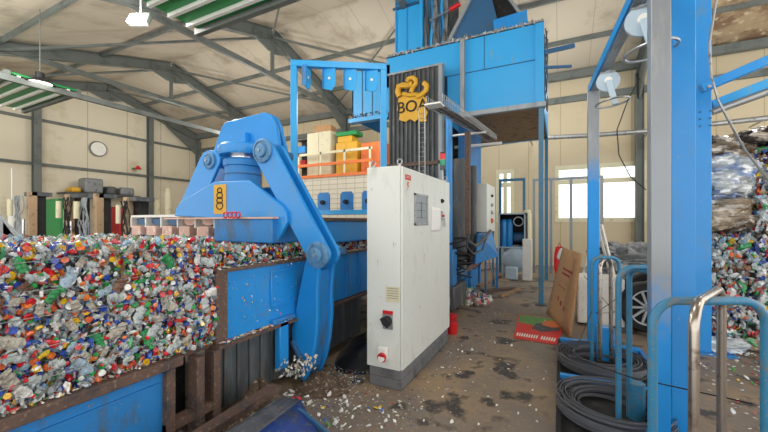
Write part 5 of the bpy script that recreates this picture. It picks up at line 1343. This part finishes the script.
for i in range(800):
    x_ = rnd.uniform(-2.35, -1.8); y_ = rnd.uniform(3.0, 4.4); flake(mb, (x_, y_, .03), (.015, .01), rnd, rnd.choice(WL), flat=True)
for i in range(350):
    x_ = rnd.uniform(1.25, 2.9); y_ = 3.4+rnd.random()**.6*2.6; flake(mb, (x_, y_, .01), (.026, .016), rnd, rnd.choice(WL), flat=True)
for i in range(330):
    x_ = -1.3+abs(rnd.gauss(0, .3)); y_ = rnd.uniform(2.2, 8); flake(mb, (x_, y_, .005), (.014, .009), rnd, rnd.choice(WL), flat=True)
o = mb.build('fine_litter', 'litter', smooth=False, recalc=False); tag(o, 'fine flakes of plastic litter scattered over the floor', 'litter', kind='stuff')
# litter caught on machine edges
mb = MB(); rr = random.Random(77)
WL2 = [lin(c) for c in [(232, 232, 228), (222, 210, 186), (204, 190, 160), (236, 236, 232), (150, 160, 160), (220, 90, 90), (90, 140, 200), (236, 200, 60)]]
for i in range(150): flake(mb, (XF+.03+rr.uniform(-.03, .02), rr.uniform(1.86, 2.7), .70), (.022, .012), rr, rr.choice(WL2), flat=True)
for i in range(90): flake(mb, (XF+.01+rr.uniform(-.04, .02), rr.uniform(0.5, 1.5), .725), (.022, .012), rr, rr.choice(WL2), flat=True)
for i in range(220): flake(mb, (XF+rr.uniform(-.1, .02), rr.uniform(1.86, 5), 1.28), (.022, .014), rr, rr.choice(WL2), flat=True)
for i in range(70): flake(mb, (XF+.006, rr.uniform(1.96, 2.9), .74+.5*rr.random()), (.012, .008), rr, rr.choice(WL2))
for i in range(110): flake(mb, (-2.2+rr.uniform(-.14, .1), 2.62+rr.uniform(-.2, .14), .3+rr.uniform(-.08, .05)), (.026, .017), rr, rr.choice(WL2[:5]))
o = mb.build('caught_litter', 'litter', smooth=False, recalc=False); tag(o, 'plastic flakes caught on the ledges and hook of the machine', 'litter', kind='stuff')
rr = random.Random(78)
for i in range(60): scrap(-2.3+rr.uniform(-.1, .35), 1.95+rr.random()*.9, rr.uniform(.8, 1.8), 'plastic scrap lying in the grime below the chamber', 'scraps below the chamber')
# big loose pieces near the right stack
for i, (px_, py_, m_, lab) in enumerate(((722, 352, 'film_a', 'crumpled clear and blue film at the foot of the right stack'), (755, 350, 'film_b', 'crumpled pale film on the floor at the right edge'))):
    q = P(px_, py_, z=0); tag(blob((q.x, q.y, .09), (.22, .16, .09), 40+i, fr=.14).build('film_scrap', m_), lab, 'film')

# ------------------------------------------------------------------ camera, light
cam = bpy.data.cameras.new('camera'); co = bpy.data.objects.new('camera', cam); C.objects.link(co)
co.location = (0, 0, EYE); co.rotation_euler = (PI/2, 0, AZ)
cam.sensor_width = 36; cam.lens = F/768*36; cam.shift_y = 6/768; cam.clip_end = 200; cam.clip_start = .05
bpy.context.scene.camera = co
wd_ = bpy.data.worlds.new('world'); bpy.context.scene.world = wd_; wd_.use_nodes = True
nt = wd_.node_tree; bg = nt.nodes['Background']
bg.inputs['Color'].default_value = (1., .985, .96, 1); bg.inputs['Strength'].default_value = 1.9
def area(nm, loc, rot, sx_, sy_, power, col=(1, 1, 1)):
    l = bpy.data.lights.new(nm, 'AREA'); l.shape = 'RECTANGLE'; l.size = sx_; l.size_y = sy_; l.energy = power; l.color = col
    o_ = bpy.data.objects.new(nm, l); C.objects.link(o_); o_.location = loc; o_.rotation_euler = rot; return o_
# unseen point lights added under the roof to brighten ceiling and walls
for i, (x, y) in enumerate(((-16, 3), (-16, 10), (-11, 2.5), (-11, 10), (-6, 1.5), (-6, 10.5), (-1, 2), (-.5, 12), (4, 3), (4, 10))):
    l = bpy.data.lights.new('hall_fill', 'POINT'); l.energy = 150 if x < -5 else 120; l.shadow_soft_size = .5; l.color = (1, .97, .92)
    o_ = bpy.data.objects.new('hall_fill', l); C.objects.link(o_); o_.location = (x, y, 5.4)
l = bpy.data.lights.new('flood', 'POINT'); l.energy = 250; l.shadow_soft_size = .15; l.color = (1, .97, .9)
o_ = bpy.data.objects.new('flood', l); C.objects.link(o_); o_.location = P(137, 17, z=5.7)+Vector((.1, -.25, -.1))
vs = bpy.context.scene.view_settings
vs.view_transform = 'Standard'; vs.look = 'None'; vs.gamma = 1; vs.use_curve_mapping = False; vs.exposure = .35
